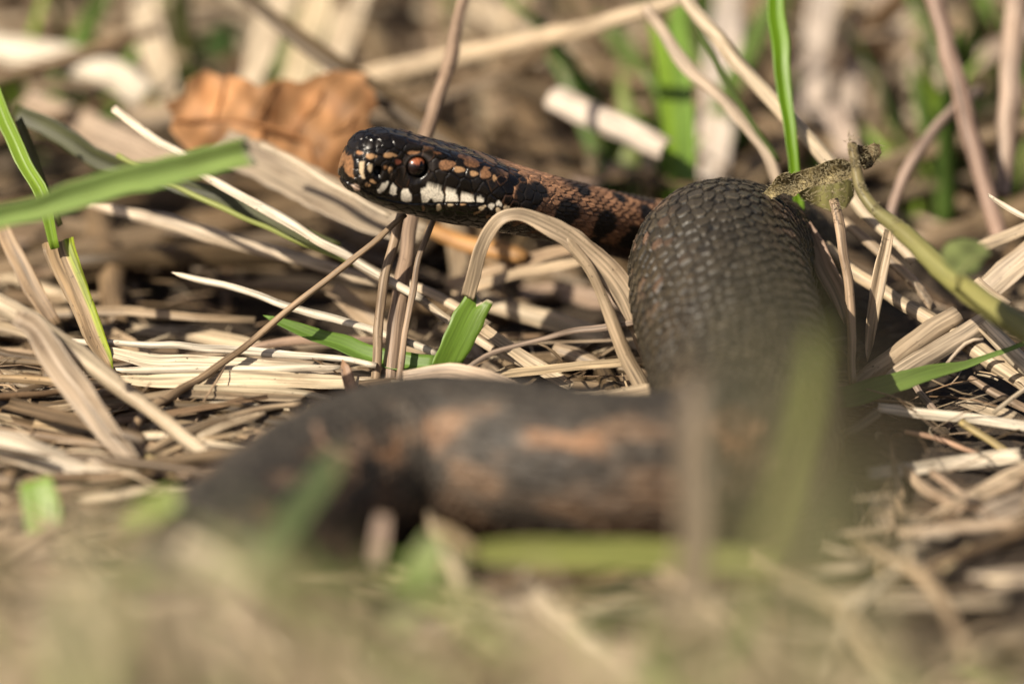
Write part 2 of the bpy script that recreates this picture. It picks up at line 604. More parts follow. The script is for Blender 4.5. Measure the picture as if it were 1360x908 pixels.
base = base + (np.array([.105, .084, .066]) - base) * (strk * .6)[..., None]
drk = sstep(.2, .7, np.sin(S * 3.1 + ph * 2.2 + 1.7) * .7 + .5 * vnoise(S * 1.9 - ph * 2.7, 9)) * sstep(.7, 1.0, ph) * f_front
base = base + (dk - base) * (drk * .7)[..., None]
base = base + (dk - base) * np.clip(zed * (.60 * f_front + .35) + spot * (.3 + .6 * f_front), 0, 1)[..., None] * .85
mo2 = np.sin(S * 3.4 + 1.6 * np.sin(ph * 3.1 + .5) + .7) * np.sin(ph * 4.6 + 1.3 * np.sin(S * 1.9) + S * .8) + .35 * np.sin(S * 7.7 + ph * 5.1) * np.sin(ph * 9.3 - S * 2.2)
wf = f_front * sstep(.30, .50, ph)
base = base + (np.array([.15, .095, .058]) - base) * (wf * sstep(.18, .55, mo2) * .65)[..., None]
base = base + (np.array([.020, .017, .014]) - base) * (wf * sstep(-.15, -.45, mo2) * .85)[..., None]
# a few coppery scales on the raised coil
pxy = proj(V.reshape(-1, 3)).reshape(NR, NC, 2)
cop = sstep(s_at(10) - .4, s_at(10) + .3, S) * (1 - sstep(s_at(12), s_at(13), S)) * np.exp(-((ph - .95) / .30) ** 2) * (hash1 > .62)
base = base + (np.array([.17, .10, .065]) - base) * (cop * .7)[..., None]
base *= (.72 + .56 * hash2)[..., None]
scaleedge = sstep(.22, .06, edge)
base = base * (1 + .12 * f_front * sstep(.3, .6, ph))[..., None] + f_front[..., None] * np.array([.008, .0065, .005])
base = base * (1 - .92 * (scaleedge * (.22 + .78 * sstep(-.12, .22, bdt)))[..., None] * bodym[..., None])
base = base * (1 + .22 * (np.exp(-(bdc / .10) ** 2) * shape)[..., None]) * (.9 + .2 * sstep(-1, 1, vnoise(ca * 11 + bj * 7.7, 6)))[..., None]
base = base + np.array([.055, .047, .036]) * (sstep(.10, .20, edge) * sstep(.36, .24, edge) * sstep(0, .35, bdt))[..., None]
# neck: warm brown with round black blotches
neckm = (1 - sstep(5.2, 7.5, S)) * np.ones((1, NC))
nb = np.array([.33, .175, .095]) * (.6 + .8 * hash2)[..., None]
nb = nb * (1 - .5 * scaleedge)[..., None]
nk = sstep(.52, .42, ph) * 1.0
nblot = np.zeros((NR, NC))
HEADSIDE = (phi < math.pi)


def at_px(x, y, smax=6.0):
    """nearest vertex of the near side of head and neck that the photograph shows at this pixel"""
    rows = np.searchsorted(srow, smax)
    dd = ((pxy[:rows] - (x, y)) ** 2).sum(-1)
    facing = (NRM[:rows] @ FWD) < -.05
    dd = np.where(facing, dd, 1e9)
    return np.unravel_index(np.argmin(dd), dd.shape)


for (x, y, r) in ((703, 262, .21), (716, 252, .15), (752, 283, .19), (803, 297, .19), (774, 253, .13), (822, 262, .12), (690, 236, .10),
                  (735, 318, .2), (690, 305, .2), (785, 322, .15), (838, 318, .18), (860, 285, .16), (890, 320, .2)):
    i, j = at_px(x, y)
    pt = np.array([srow[i], ly[i, j], lz[i, j]])
    rows = np.searchsorted(srow, 8)
    q = np.stack([S[:rows] * np.ones((1, NC)), np.abs(ly[:rows]), lz[:rows]], -1)
    dd = np.linalg.norm(q - np.array([pt[0], abs(pt[1]), pt[2]]), axis=-1) + (hash1[:rows] - .5) * .05
    nblot[:rows] = np.maximum(nblot[:rows], sstep(r + .03, r - .03, dd))
nblot = np.maximum(nblot, sstep(2.0, 2.45, ph) * .9)
nblot = np.maximum(nblot, sstep(.06, -.06, ph - .30 - .30 * np.sin(S * 4.2 + .8) + .10 * (hash1 - .5)) * sstep(2.9, 3.2, S) * .9)
nb = nb + (np.array([.014, .011, .009]) - nb) * nblot[..., None]
base = base * (1 - neckm[..., None]) + nb * neckm[..., None]
colS = base
rgh = .36 + .20 * f_front + .14 * hash1 + .1 * (1 - shape)

# ---- head: scales as cells on the surface, markings traced from the photograph, the same on both sides
NH = np.searchsorted(srow, 3.6)
HV = V[:NH].reshape(-1, 3)
loc = np.stack([S[:NH] * np.ones((1, NC)), np.abs(ly[:NH]), lz[:NH]], -1).reshape(-1, 3)
mir = (cen[:NH, None] + nl[:NH, None] * np.abs(ly[:NH])[..., None] + nz[:NH, None] * lz[:NH, :, None]).reshape(-1, 3)
hpx = proj(mir)
c2 = (hpx - (430, 150)) * 5.037                       # units in which the markings below were measured
face = (NRM[:NH].reshape(-1, 3) @ FWD) < 0.15
facem = np.where((ly[:NH].reshape(-1) >= 0), face, True)
# cells
seeds = []
EXPL = [(165, 350), (185, 270), (243, 268), (318, 288), (440, 282), (600, 262), (258, 380), (310, 368), (325, 455), (290, 478), (215, 500),
        (412, 362), (440, 378), (410, 412), (450, 425), (495, 325), (395, 495), (462, 520), (553, 555), (680, 545), (765, 540), (855, 560),
        (950, 570), (1045, 580), (770, 632), (668, 640), (845, 625), (930, 622), (820, 350), (905, 380), (1000, 408), (1085, 410), (990, 330),
        (850, 450), (960, 480), (720, 440), (740, 350), (700, 290), (620, 500), (520, 470), (1070, 500), (360, 390), (250, 560), (350, 600), (450, 630), (560, 650)]
for x, y in EXPL:
    i, j = at_px(430 + x / 5.037, 150 + y / 5.037, 3.4)
    seeds.append((srow[i], abs(ly[i, j]), lz[i, j]))
seeds = np.array(seeds)
cand = loc[RNG.permutation(len(loc))[:16000]]
keep = list(seeds)
ka = np.array(keep)
for c_ in cand:
    rad = .125 if c_[0] > .5 else .10
    if c_[2] > .3 and .4 < c_[0] < 1.5: rad = .17
    if c_[0] > 1.6: rad = .12
    if (((ka - c_) ** 2).sum(1) > rad * rad).all():
        ka = np.vstack([ka, c_])
kd = KDTree(len(ka))
for i, c_ in enumerate(ka):
    kd.insert(c_, i)
kd.balance()
idx = np.zeros(len(loc), int); e2 = np.zeros(len(loc))
wn = .012
jit = loc + np.stack([vnoise(loc[:, 1] * 30 + loc[:, 2] * 21, 1), vnoise(loc[:, 0] * 30, 2), vnoise(loc[:, 0] * 27 + loc[:, 2] * 11, 3)], 1) * wn
half = (ly[:NH].reshape(-1) >= -1e-9)
for k in np.nonzero(half)[0]:
    (a, i1, d1), (b_, i2, d2_) = kd.find_n(jit[k], 2)
    idx[k] = i1; e2[k] = d2_ - d1
gi = np.arange(len(loc)).reshape(NH, NC)
mirror_col = (-np.arange(NC)) % NC
idx = np.where(half.reshape(NH, NC), idx.reshape(NH, NC), idx.reshape(NH, NC)[:, mirror_col]).ravel()
e2 = np.where(half.reshape(NH, NC), e2.reshape(NH, NC), e2.reshape(NH, NC)[:, mirror_col]).ravel()
chash = (np.sin(idx * 12.9898) * 43758.5453) % 1
cell = sstep(0, .030, e2)
hrel = .012 * cell


def poly_sd(p, q):
    """signed distance to polygon q, negative inside"""
    q = np.asarray(q, float)
    d_ = np.full(len(p), 1e18); ins = np.zeros(len(p), bool)
    for a, b_ in zip(q, np.roll(q, -1, 0)):
        e = b_ - a
        wv = p - a
        t = np.clip((wv @ e) / (e @ e), 0, 1)
        d_ = np.minimum(d_, ((wv - t[:, None] * e) ** 2).sum(1))
        cnd = ((a[1] <= p[:, 1]) != (b_[1] <= p[:, 1]))
        with np.errstate(divide='ignore', invalid='ignore'):
            xi = a[0] + (p[:, 1] - a[1]) * e[0] / (e[1] if e[1] != 0 else 1e-9)
        ins ^= cnd & (p[:, 0] < xi)
    return np.where(ins, -1, 1) * np.sqrt(d_)


def ell(x, y, rx, ry, ang=0, n=12, k=1):
    a = np.linspace(0, 2 * math.pi, n, endpoint=False)
    r = 1 + .12 * np.sin(a * 3 + k * 1.7)
    X, Y = rx * r * np.cos(a), ry * r * np.sin(a)
    A = math.radians(ang)
    return [(x + X[i] * math.cos(A) - Y[i] * math.sin(A), y + X[i] * math.sin(A) + Y[i] * math.cos(A)) for i in range(n)]


WHT = (.80, .74, .62); CRM = (.55, .43, .28); ORG = (.33, .165, .075); PEA = (.42, .25, .125); BRN = (.23, .12, .06); PNK = (.50, .36, .28); TMP = (.27, .14, .07)
MARKS = [
    ([(128, 335), (150, 285), (190, 280), (203, 340), (200, 410), (210, 445), (170, 425), (140, 395)], (.27, .14, .065), .6),
    ([(176, 480), (212, 470), (250, 498), (243, 522), (212, 525)], PNK, .2),
    (ell(150, 265, 14, 26, 10), BRN, .3), (ell(243, 268, 27, 15, 5), ORG, .3), (ell(318, 290, 40, 20, 0), PEA, .25), (ell(442, 283, 48, 19, 0), PEA, .25), (ell(600, 266, 46, 13, -6), ORG, .3),
    ([(235, 325), (275, 320), (268, 400), (278, 440), (255, 442), (236, 390)], CRM, .2),
    ([(296, 335), (324, 340), (328, 388), (310, 402), (289, 376)], CRM, .2),
    (ell(325, 457, 24, 14, 25), PEA, .3), (ell(291, 480, 20, 15, 0), PEA, .3),
    (ell(410, 362, 15, 14), ORG, .3), (ell(443, 378, 18, 18), PEA, .3), (ell(452, 428, 20, 18), PNK, .4), (ell(495, 326, 24, 20), (.16, .05, .03), .3),
    ([(356, 515), (385, 470), (430, 452), (432, 470), (412, 508), (392, 536), (365, 534)], WHT, .12),
    ([(443, 495), (462, 468), (488, 495), (488, 545), (462, 558), (438, 538)], WHT, .12),
    ([(513, 550), (530, 505), (565, 505), (592, 555), (588, 590), (550, 604), (517, 582)], WHT, .12),
    ([(648, 505), (690, 488), (750, 490), (798, 525), (808, 575), (796, 599), (735, 599), (724, 572), (712, 578), (690, 602), (660, 606), (650, 560)], (.74, .68, .56), .55),
    ([(814, 518), (850, 510), (893, 548), (907, 588), (892, 600), (814, 599)], WHT, .15),
    ([(915, 538), (948, 530), (1003, 568), (1012, 595), (992, 603), (914, 599)], WHT, .12),
    ([(1019, 558), (1048, 553), (1074, 574), (1072, 600), (1024, 602)], WHT, .15),
    (ell(770, 632, 19, 26, 10), CRM, .25), (ell(668, 634, 12, 20), BRN, .4), (ell(846, 615, 22, 12), CRM, .3), (ell(930, 611, 22, 10), PEA, .3),
    (ell(1060, 634, 30, 15, -25), CRM, .4), (ell(1122, 625, 24, 22, -30), WHT, .4), (ell(1172, 608, 24, 20, 30), WHT, .4), (ell(1020, 668, 26, 10, -20), PEA, .4),
    (ell(1165, 655, 18, 26, 0), CRM, .4), (ell(1222, 640, 24, 26, -20), CRM, .5), (ell(1100, 690, 20, 12, 0), TMP, .4), (ell(1265, 660, 20, 20, 0), PNK, .5), (ell(1330, 650, 22, 22), TMP, .3),
    (ell(820, 350, 60, 36, -6), TMP, .6), (ell(905, 381, 42, 22, 8), PEA, .35), (ell(1002, 408, 32, 20, 5), PEA, .3), (ell(1080, 410, 42, 36, 25), TMP, .5), (ell(1140, 440, 16, 24), PEA, .4),
    (ell(985, 335, 58, 36, 20), (.20, .10, .05), .75), (ell(1085, 375, 26, 16, 0), TMP, .5),
    ([(780, 172), (900, 192), (1010, 226), (1110, 285), (1160, 350), (1120, 340), (1010, 262), (885, 222)], (.19, .105, .06), .55),
    (ell(700, 235, 40, 10, 8), (.12, .065, .035), .6), (ell(930, 300, 40, 16, 20), (.16, .08, .04), .7), (ell(760, 270, 30, 10, 10), (.15, .07, .035), .6),
]
hcol = np.array([.009, .0068, .0052])[None] * (.6 + .9 * chash)[:, None]
hcol = hcol * (.45 + .55 * cell)[:, None]
ed_ = sstep(.012, .025, e2) * sstep(.060, .036, e2) * (((chash * 7.3) % 1) > .5) * sstep(-.25, .0, loc[:, 2])
hcol = hcol + np.array([.085, .040, .020])[None] * (ed_ * (.3 + .7 * ((chash * 3.7) % 1)) * sstep(.5, 1.0, loc[:, 0]))[:, None]
rng_n = (np.sin(np.floor(loc[:, 0] * 90) * 12.9 + np.floor(loc[:, 2] * 90) * 78.2 + np.floor(loc[:, 1] * 60) * 3.1) * 43758.5) % 1
hr = np.full(len(loc), .19) + .10 * chash
mk = np.zeros(len(loc))
okm = facem
for pl, cl, mo in MARKS:
    sd_ = poly_sd(c2 + np.stack([vnoise(c2[:, 1] * .06, 4), vnoise(c2[:, 0] * .06, 5)], 1) * 2.5, pl)
    a = sstep(2.5, -7.0, sd_) * okm
    grit = np.clip(1 - mo * (rng_n < mo * .8) * .75, 0, 1)
    soft = .92 + .08 * sstep(0, -14, sd_)
    c_ = np.array(cl)[None] * (grit * soft)[:, None]
    hcol = hcol * (1 - a[:, None]) + c_ * a[:, None]
    hr = hr * (1 - a) + .36 * a
    hrel = hrel * (1 - .9 * a) + .009 * a
    rim = np.exp(-((sd_ - 4) / 5) ** 2) * okm
    hrel = hrel - .003 * rim
    mk = np.maximum(mk, a)
# warm brown of the neck takes over behind the jaw
nkb = sstep(1225, 1330, c2[:, 0] + 170 * (chash - .5) + .30 * (430 - c2[:, 1]) * (c2[:, 1] < 430) - .55 * np.clip(c2[:, 1] - 600, 0, 300) * -1 * 0)
blackback = nblot[:NH].reshape(-1)
# mouth line
ML = [(125, 440), (165, 468), (215, 492), (300, 528), (370, 565), (480, 592), (600, 608), (700, 606), (800, 604), (900, 605), (1010, 606), (1090, 612)]
md = np.full(len(loc), 1e9)
for a, b_ in zip(ML[:-1], ML[1:]):
    a = np.array(a, float); e = np.array(b_) - a
    t = np.clip(((c2 - a) @ e) / (e @ e), 0, 1)
    md = np.minimum(md, np.linalg.norm(c2 - a - t[:, None] * e, axis=1))
ml = np.exp(-(md / 4.5) ** 2) * okm
hrel = hrel - .028 * ml
hcol = hcol * (1 - .85 * ml)[:, None]
# nostril
nd = np.linalg.norm((c2 - (362, 392)) / (30, 36), axis=1)
ns = sstep(1.15, .55, nd) * okm
hrel = hrel - .11 * ns
hcol = hcol * (1 - .8 * ns)[:, None]
# eye socket with a rim
EYE_C2 = (630, 368)
ei, ej = at_px(430 + EYE_C2[0] / 5.037, 150 + EYE_C2[1] / 5.037, 2.0)
eye_loc = np.array([srow[ei], abs(ly[ei, ej]), lz[ei, ej]])
dE = np.linalg.norm(loc - eye_loc, axis=1)
EYE_R = .138
hrel = np.where(dE < EYE_R + .10, hrel * sstep(EYE_R, EYE_R + .1, dE), hrel)
hrel = hrel - .16 * sstep(EYE_R + .01, EYE_R - .03, dE) + .014 * np.exp(-((dE - EYE_R - .025) / .025) ** 2)
hcol = np.where((dE < EYE_R + .02)[:, None], np.array([.006, .005, .004])[None], hcol)
# greyer scales in a ring round the eye
ring = np.exp(-((dE - EYE_R - .05) / .03) ** 2)
hcol = hcol + np.array([.03, .026, .024])[None] * (ring * cell * (.4 + .9 * chash))[:, None]
hm2 = (1 - sstep(2.6, 3.2, S[:NH] * np.ones((1, NC))).reshape(-1)) * (1 - .0 * nkb)
hmix = np.clip(np.maximum(hm2 * (1 - nkb), mk * hm2), 0, 1)
cs = colS[:NH].reshape(-1, 3)
colS[:NH] = (hcol * hmix[:, None] + cs * (1 - hmix)[:, None]).reshape(NH, NC, 3)
rgh[:NH] = (hr * hmix + rgh[:NH].reshape(-1) * (1 - hmix)).reshape(NH, NC)
disp[:NH] = (hrel * np.clip(hm2, 0, 1)).reshape(NH, NC) + disp[:NH]
disp *= np.clip(srow / .05, 0, 1)[:, None]
VB = V + NRM * disp[..., None]
verts = VB.reshape(-1, 3)
i = np.arange(NR - 1)[:, None] * NC
j = np.arange(NC)[None]
jn = (j + 1) % NC
quads = np.stack([i + j, i + jn, i + NC + jn, i + NC + j], -1).reshape(-1, 4)
if (NRM[NR // 2, 0] @ np.cross(V[NR // 2, 1] - V[NR // 2, 0], V[NR // 2 + 1, 0] - V[NR // 2, 0])) < 0:
    quads = quads[:, ::-1]
# snake skin
ms, t, b, out = nodes('snake_skin')
ac = N(t, 'ShaderNodeAttribute', attribute_name='col')
ar = N(t, 'ShaderNodeAttribute', attribute_name='rough')
tc = N(t, 'ShaderNodeTexCoord')
n1 = N(t, 'ShaderNodeTexNoise'); n1.inputs['Scale'].default_value = 55; n1.inputs['Detail'].default_value = 3
t.links.new(tc.outputs['Object'], n1.inputs['Vector'])
c = mixc(t, 1.0, ac.outputs['Color'], mixc(t, ramp(t, n1.outputs['Fac'], .3, .7), (.72, .70, .68), (1.22, 1.2, 1.18)), 'MULTIPLY')
t.links.new(c, b.inputs['Base Color'])
t.links.new(ar.outputs['Fac'], b.inputs['Roughness'])
b.inputs['Specular IOR Level'].default_value = .42
bp = N(t, 'ShaderNodeBump'); bp.inputs['Strength'].default_value = .12; bp.inputs['Distance'].default_value = .01
t.links.new(n1.outputs['Fac'], bp.inputs['Height']); t.links.new(bp.outputs[0], b.inputs['Normal'])

root = empty('snake', (float(cen[NR // 2, 0]), float(cen[NR // 2, 1]), 0))
tag(root, 'dark scaly viper with white lip markings and red eye, coiled in dry grass', 'snake')
body = mesh_obj('body', verts, quads, None, ms, {'col': ('FLOAT_COLOR', np.clip(colS, 0, 1).reshape(-1, 3)), 'rough': ('FLOAT', rgh.reshape(-1))})
adopt(body, root)

# eyes
me_, t, b, out = nodes('snake_iris')
ac = N(t, 'ShaderNodeAttribute', attribute_name='col')
t.links.new(ac.outputs['Color'], b.inputs['Base Color'])
b.inputs['Roughness'].default_value = .25
b.inputs['Coat Weight'].default_value = .5
b.inputs['Coat Roughness'].default_value = .03
mp, t, b, out = nodes('pupil_black')
b.inputs['Base Color'].default_value = (.004, .003, .003, 1)
b.inputs['Roughness'].default_value = .08
for sg in (1, -1):
    jj = ej if sg > 0 else (-ej) % NC
    c_e = V[ei, jj] - nl[ei] * sg * .075
    fw = nl[ei] * sg; ax = -tan[ei]; uz = np.cross(fw, ax) * (1 if np.cross(fw, ax) @ nz[ei] > 0 else -1)
    a = np.linspace(0, math.pi, 33); bb = np.linspace(0, 2 * math.pi, 48, endpoint=False)
    A, B = np.meshgrid(a, bb, indexing='ij')
    vx, vy, vz = np.cos(A), np.sin(A) * np.cos(B), np.sin(A) * np.sin(B)     # vx outwards
    R_ = EYE_R * 1.02
    vv = c_e + R_ * (fw * (vx * .95)[..., None] + ax * vy[..., None] + uz * vz[..., None])
    n_r = (np.sin(B * 23) * np.sin(B * 11 + 2) * .5 + .5)
    up_ = sstep(.26, .50, vz + .30 * vy - .25 * vy ** 2 + .16 * (n_r - .5))
    rim = sstep(.80, .95, np.sin(A))
    ic = np.array([.012, .006, .005])[None, None] * (1 - up_[..., None]) + np.array([.30, .095, .042]) * up_[..., None] * (.75 + .5 * n_r)[..., None]
    ic = ic * (1 - .8 * rim)[..., None]
    ids = (np.arange(32)[:, None] * 48 + np.arange(48)[None])
    nx = (np.arange(48) + 1) % 48
    q = np.stack([ids, ids + 48, np.arange(32)[:, None] * 48 + 48 + nx[None], np.arange(32)[:, None] * 48 + nx[None]], -1).reshape(-1, 4)
    eo = mesh_obj('eye', vv.reshape(-1, 3), q, None, me_, {'col': ('FLOAT_COLOR', ic.reshape(-1, 3))})
    adopt(eo, root)
    # slit pupil, a thin upright lens on the front of the eye
    k = 16
    tt = np.linspace(-1, 1, k)
    pv = []
    for e in (-1, 0, 1):
        yy = e * .20 * np.sqrt(np.clip(1 - tt ** 2, 0, 1)) - .12
        zz_ = tt * .72
        xx = np.sqrt(np.clip(1 - yy ** 2 - zz_ ** 2, .01, 1)) * .95 + .02 + .012 * (e == 0)
        pv.append(c_e + R_ * (fw * xx[:, None] + ax * yy[:, None] + uz * zz_[:, None]))
    pv = np.vstack(pv)
    q = [(e * k + i_, e * k + i_ + 1, (e + 1) * k + i_ + 1, (e + 1) * k + i_) for e in (0, 1) for i_ in range(k - 1)]
    po = mesh_obj('pupil', pv, q, None, mp)
    po.parent = eo

BODY_PTS = fine[::60, :4]


def clear_of_snake(p, margin=.05):
    p = np.atleast_2d(p)
    dd = np.linalg.norm(p[:, None] - BODY_PTS[None, :, :3], axis=2) - np.maximum(BODY_PTS[None, :, 3], .5)
    return dd.min() > margin


# ---------------------------------------------------------------- grass, leaves and stems, each where it stands
WHITE = (.80, .71, .57); STRAW = (.62, .51, .37); TAN = (.44, .33, .215); GTAN = (.40, .32, .23); PINKT = (.40, .27, .20); BROWN = (.21, .125, .065)
DUSK = (.30, .23, .16); GOLD = (.52, .36, .17); GREEN = (.15, .26, .045); LIME = (.22, .35, .035); YG = (.36, .40, .12); OLIVE_SHADED = (.065, .07, .022); DKGR = (.06, .11, .03); BLUEG = (.235, .36, .10)  # the olive is darkened: the blades' shade is put into the colour
G_LEFT = 'dry grass blades lying at the left'
G_MID = 'dry grass blades between the head and the front coil'
G_RIGHT = 'dry grass blades lying at the right'
G_BACK = 'dry grass blades behind the snake'
G_GRN = 'green grass blades'
G_FORE = 'grass blades in front of the snake'


def B(name, label, group, pts, wpx, col, d=0., cat=None, mat=None, **kw):
    """a blade whose middle line passes px, py (and cm behind the plane of focus, when given per point)"""
    if group == 'dry grass blades behind the snake' or group == 'green grass blades':
        far = lambda v: v if v <= 5 else 5 + (v - 5) * 1.7
        pts = [(q[0], q[1], far(q[2] if len(q) > 2 else d)) for q in pts]
    W3 = [(P(q[0], q[1], q[2] if len(q) > 2 else d), (q[2] if len(q) > 2 else d)) for q in pts]
    if np.isscalar(wpx): wpx = [wpx] * len(pts)
    # nothing lies inside the ground: slide a buried point along its own line of sight until it rests on top
    off = random.uniform(.05, .22)
    W4 = []
    for p_, dd in W3:
        for _ in range(12):
            gz = float(ground_height(p_[0], p_[1])) + off
            if p_[2] >= gz: break
            s_ = (gz - CAMP[2]) / (p_[2] - CAMP[2])
            p_ = CAMP + (p_ - CAMP) * s_
        W4.append((p_, float((p_ - CAMP) @ FWD) - D))
    if group != 'grass blades in front of the snake': W3 = W4
    wd = [a * (D + k[1]) / D / 100 for a, k in zip(wpx, W3)]
    o = blade(name, [k[0] for k in W3], wd, col, mat or (MAT_GREEN if 'green' in name or 'shoot' in name else MAT_DRY), **kw)
    return tag(o, label, cat or ('grass stalk' if 'stalk' in name or 'stem' in name else 'grass blade'), group)


DB, DS, GB = 'dry_straw', 'dry_stalk', 'grass_shoot'
# ---- left
B(GB, 'wide green grass blade with a pale cut end, left of the snake\'s snout', G_GRN, [(-60, 300, -4.6), (-15, 292, -4.5), (100, 262, -4.2), (220, 229, -3.9), (336, 199, -3.6)], [30, 32, 36, 40, 42], (.27, .38, .11), kind='fold', jag=.12, tip=(.09, (.58, .54, .40)), roll=.5)
B(GB, 'bright yellow green blade leaning at the left picture edge', G_GRN, [(-14, 100, 1.2), (0, 141, 1.0), (30, 215, .6), (56, 262, .4), (75, 330, .3)], [17, 19, 21, 18, 12], LIME, kind='fold', roll=.3)
B(DB, 'dark shaded blade leaning right beside the bright green one at the left edge', G_LEFT, [(25, 158, 1.4), (45, 205, 1.2), (60, 250, 1.0), (80, 300, .9)], [14, 20, 18, 12], OLIVE_SHADED, roll=1.0)
B(DB, 'straight bright straw sloping down from under the brown leaf', G_BACK, [(150, 144, 1.6), (200, 178, 1.4), (247, 208, 1.2), (289, 241, 1.0), (367, 283, .8), (432, 322, .6), (500, 362, .5), (560, 398, .4)], [11, 13, 13, 13, 14, 13, 12, 12], WHITE, kind='half')
B('green_stalk', 'thin pale yellow green stalk sloping beside the straight bright straw', G_GRN, [(155, 207, 1.9), (205, 235, 1.7), (258, 260, 1.5), (320, 287, 1.3), (400, 322, 1.1), (470, 352, 1.0)], [7, 7, 8, 7, 7, 6], YG, kind='stalk')
B(DB, 'wide dark olive blade with shade put into its colour, behind the green cut blade', G_LEFT, [(20, 145, 2.8), (70, 172, 2.6), (159, 223, 2.3), (282, 259, 1.9), (390, 305, 1.6), (450, 330, 1.5)], [18, 26, 28, 26, 22, 14], OLIVE_SHADED, roll=.5)
B(DB, 'broad grey beige dry blade running under the chin of the snake', G_BACK, [(290, 190, 4.0), (360, 222, 3.5), (430, 262, 3.0), (500, 296, 2.6), (560, 315, 2.3)], [50, 62, 60, 50, 34], GTAN, up=(.1, -.7, .6))
B(DB, 'narrow bright straw along the upper edge of the broad beige blade', G_BACK, [(345, 195, 2.5), (400, 220, 2.3), (473, 262, 1.9), (520, 285, 1.6)], [9, 11, 11, 9], STRAW, kind='half')
B(DB, 'thick white blurred straw at upper left, arching down', G_BACK, [(-60, 50, 8.0), (10, 62, 7.8), (88, 78, 7.5), (150, 98, 7.3), (198, 128, 7.0)], [40, 46, 48, 44, 36], WHITE, kind='half')
B(DB, 'blurred upright beige blade left of the brown leaf', G_BACK, [(186, -30, 9), (196, 30, 8.6), (214, 85, 8.1), (228, 130, 7.6)], [38, 42, 42, 34], STRAW, up=(-.2, -.9, .3))
B(DB, 'leftmost of the three pale upright blades behind the brown leaf', G_BACK, [(385, -40, 8.6), (366, 20, 8.2), (340, 90, 7.6), (318, 140, 7.2)], [36, 40, 38, 32], STRAW, up=(-.3, -.9, .3))
B(DB, 'middle of the three pale upright blades behind the brown leaf', G_BACK, [(432, -40, 8.6), (415, 25, 8.2), (394, 95, 7.6), (372, 160, 7.2)], [40, 44, 44, 34], (.62, .51, .34), up=(-.3, -.9, .3))
B(DB, 'rightmost of the three pale upright blades behind the brown leaf', G_BACK, [(482, -40, 8.6), (466, 18, 8.2), (443, 82, 7.6), (424, 150, 7.2)], [40, 44, 42, 36], STRAW, up=(-.2, -.9, .3))
B(GB, 'blurred green blade standing between pale blades above the brown leaf', G_GRN, [(452, -40, 9.6), (436, 25, 9.2), (420, 90, 8.8)], [14, 16, 14], GREEN)
B(GB, 'blurred dark green blade standing at the top, left of the pale blades', G_GRN, [(304, -40, 12), (296, 20, 11.6), (284, 70, 11.2), (268, 120, 10.8)], [30, 36, 34, 24], DKGR)
B(DB, 'blotched pale straw with dark shadows below the green cut blade', G_LEFT, [(118, 268, 3.2), (170, 280, 3.0), (225, 292, 2.8), (320, 320, 2.5), (400, 342, 2.2), (480, 366, 2.0), (560, 385, 1.8)], [14, 17, 22, 24, 20, 20, 16], (.66, .54, .40), kind='half')
B(DB, 'flat pinkish beige blade behind the dark olive blade at the left', G_BACK, [(30, 132, 7.2), (100, 165, 6.9), (180, 200, 6.5), (250, 225, 6.0)], [34, 50, 50, 36], (.44, .34, .25))
B(DB, 'two toned blade at the left, brown with a yellow green edge', G_LEFT, [(76, 318, .5), (80, 332, .45), (112, 412, .2), (140, 472, .05), (150, 492, 0)], [42, 42, 33, 19, 8], (.42, .29, .16), side=(-1.2, -.3, (.33, .40, .03)), jag=.04, up=(0, -1, .3), roll=-.1)
B(DB, 'brown blade leaning left of the two toned blade', G_LEFT, [(2, 296, 1.6), (24, 342, 1.3), (52, 394, 1.1), (74, 432, 1.0)], [20, 24, 24, 18], (.36, .25, .15), up=(0, -1, .3))
B(DB, 'long pale straw arching from the left edge and down to the front coil', G_LEFT, [(-40, 386, -1.5), (2, 402, -1.6), (38, 424, -1.7), (99, 469, -1.9), (176, 528, -2.2), (230, 568, -2.5), (278, 603, -2.8)], [28, 32, 30, 28, 22, 19, 17], (.58, .47, .33), kind='half')
B(DB, 'wide shaded grey straw hanging beneath the long arching straw', G_LEFT, [(20, 420, -2.0), (50, 438, -2.1), (92, 500, -2.4), (128, 555, -2.7), (158, 592, -2.9), (180, 620, -3.1)], [22, 34, 38, 36, 30, 22], (.42, .33, .24), kind='fold', roll=.4)
B(DS, 'thin tan stalk rising from the straw mat to the snake\'s chin', G_MID, [(540, 286, .2), (505, 315, .1), (480, 336, .05), (430, 376, 0), (374, 420, -.05), (330, 456, -.15), (300, 478, -.3), (262, 503, -.6), (222, 526, -1.1), (187, 556, -1.6), (155, 620, -2.5)], [8, 9, 9, 9, 10, 10, 11, 12, 13, 14, 16], (.37, .26, .16), kind='stalk')
B(DB, 'thin white straw with a sharp upper end, sloping right under the snout', G_MID, [(228, 361, .9), (300, 379, .8), (388, 406, .7), (440, 422, .6), (511, 445, .5), (580, 470, .4)], [8, 11, 12, 12, 11, 10], WHITE, kind='half', taper=(.04, 0))
B(DB, 'topmost long white straw of the sunlit mat left of the stalks', G_MID, [(95, 452, .3), (148, 454, .25), (247, 460, .15), (350, 467, .1), (452, 477, 0), (500, 484, -.05)], [10, 11, 12, 12, 11, 10], WHITE, kind='half')
B(DB, 'wide pale blade lying just below the topmost white straw', G_MID, [(140, 466, .1), (198, 478, .0), (262, 480, -.05), (340, 483, -.1), (420, 487, -.15)], [14, 24, 24, 18, 10], (.76, .65, .48))
B(DB, 'narrow straw with a split end in the sunlit mat', G_MID, [(150, 489, -.2), (200, 490, -.2), (300, 488, -.25), (400, 488, -.3), (456, 488, -.3)], [8, 12, 12, 12, 10], (.78, .68, .53), kind='half', jag=.2)
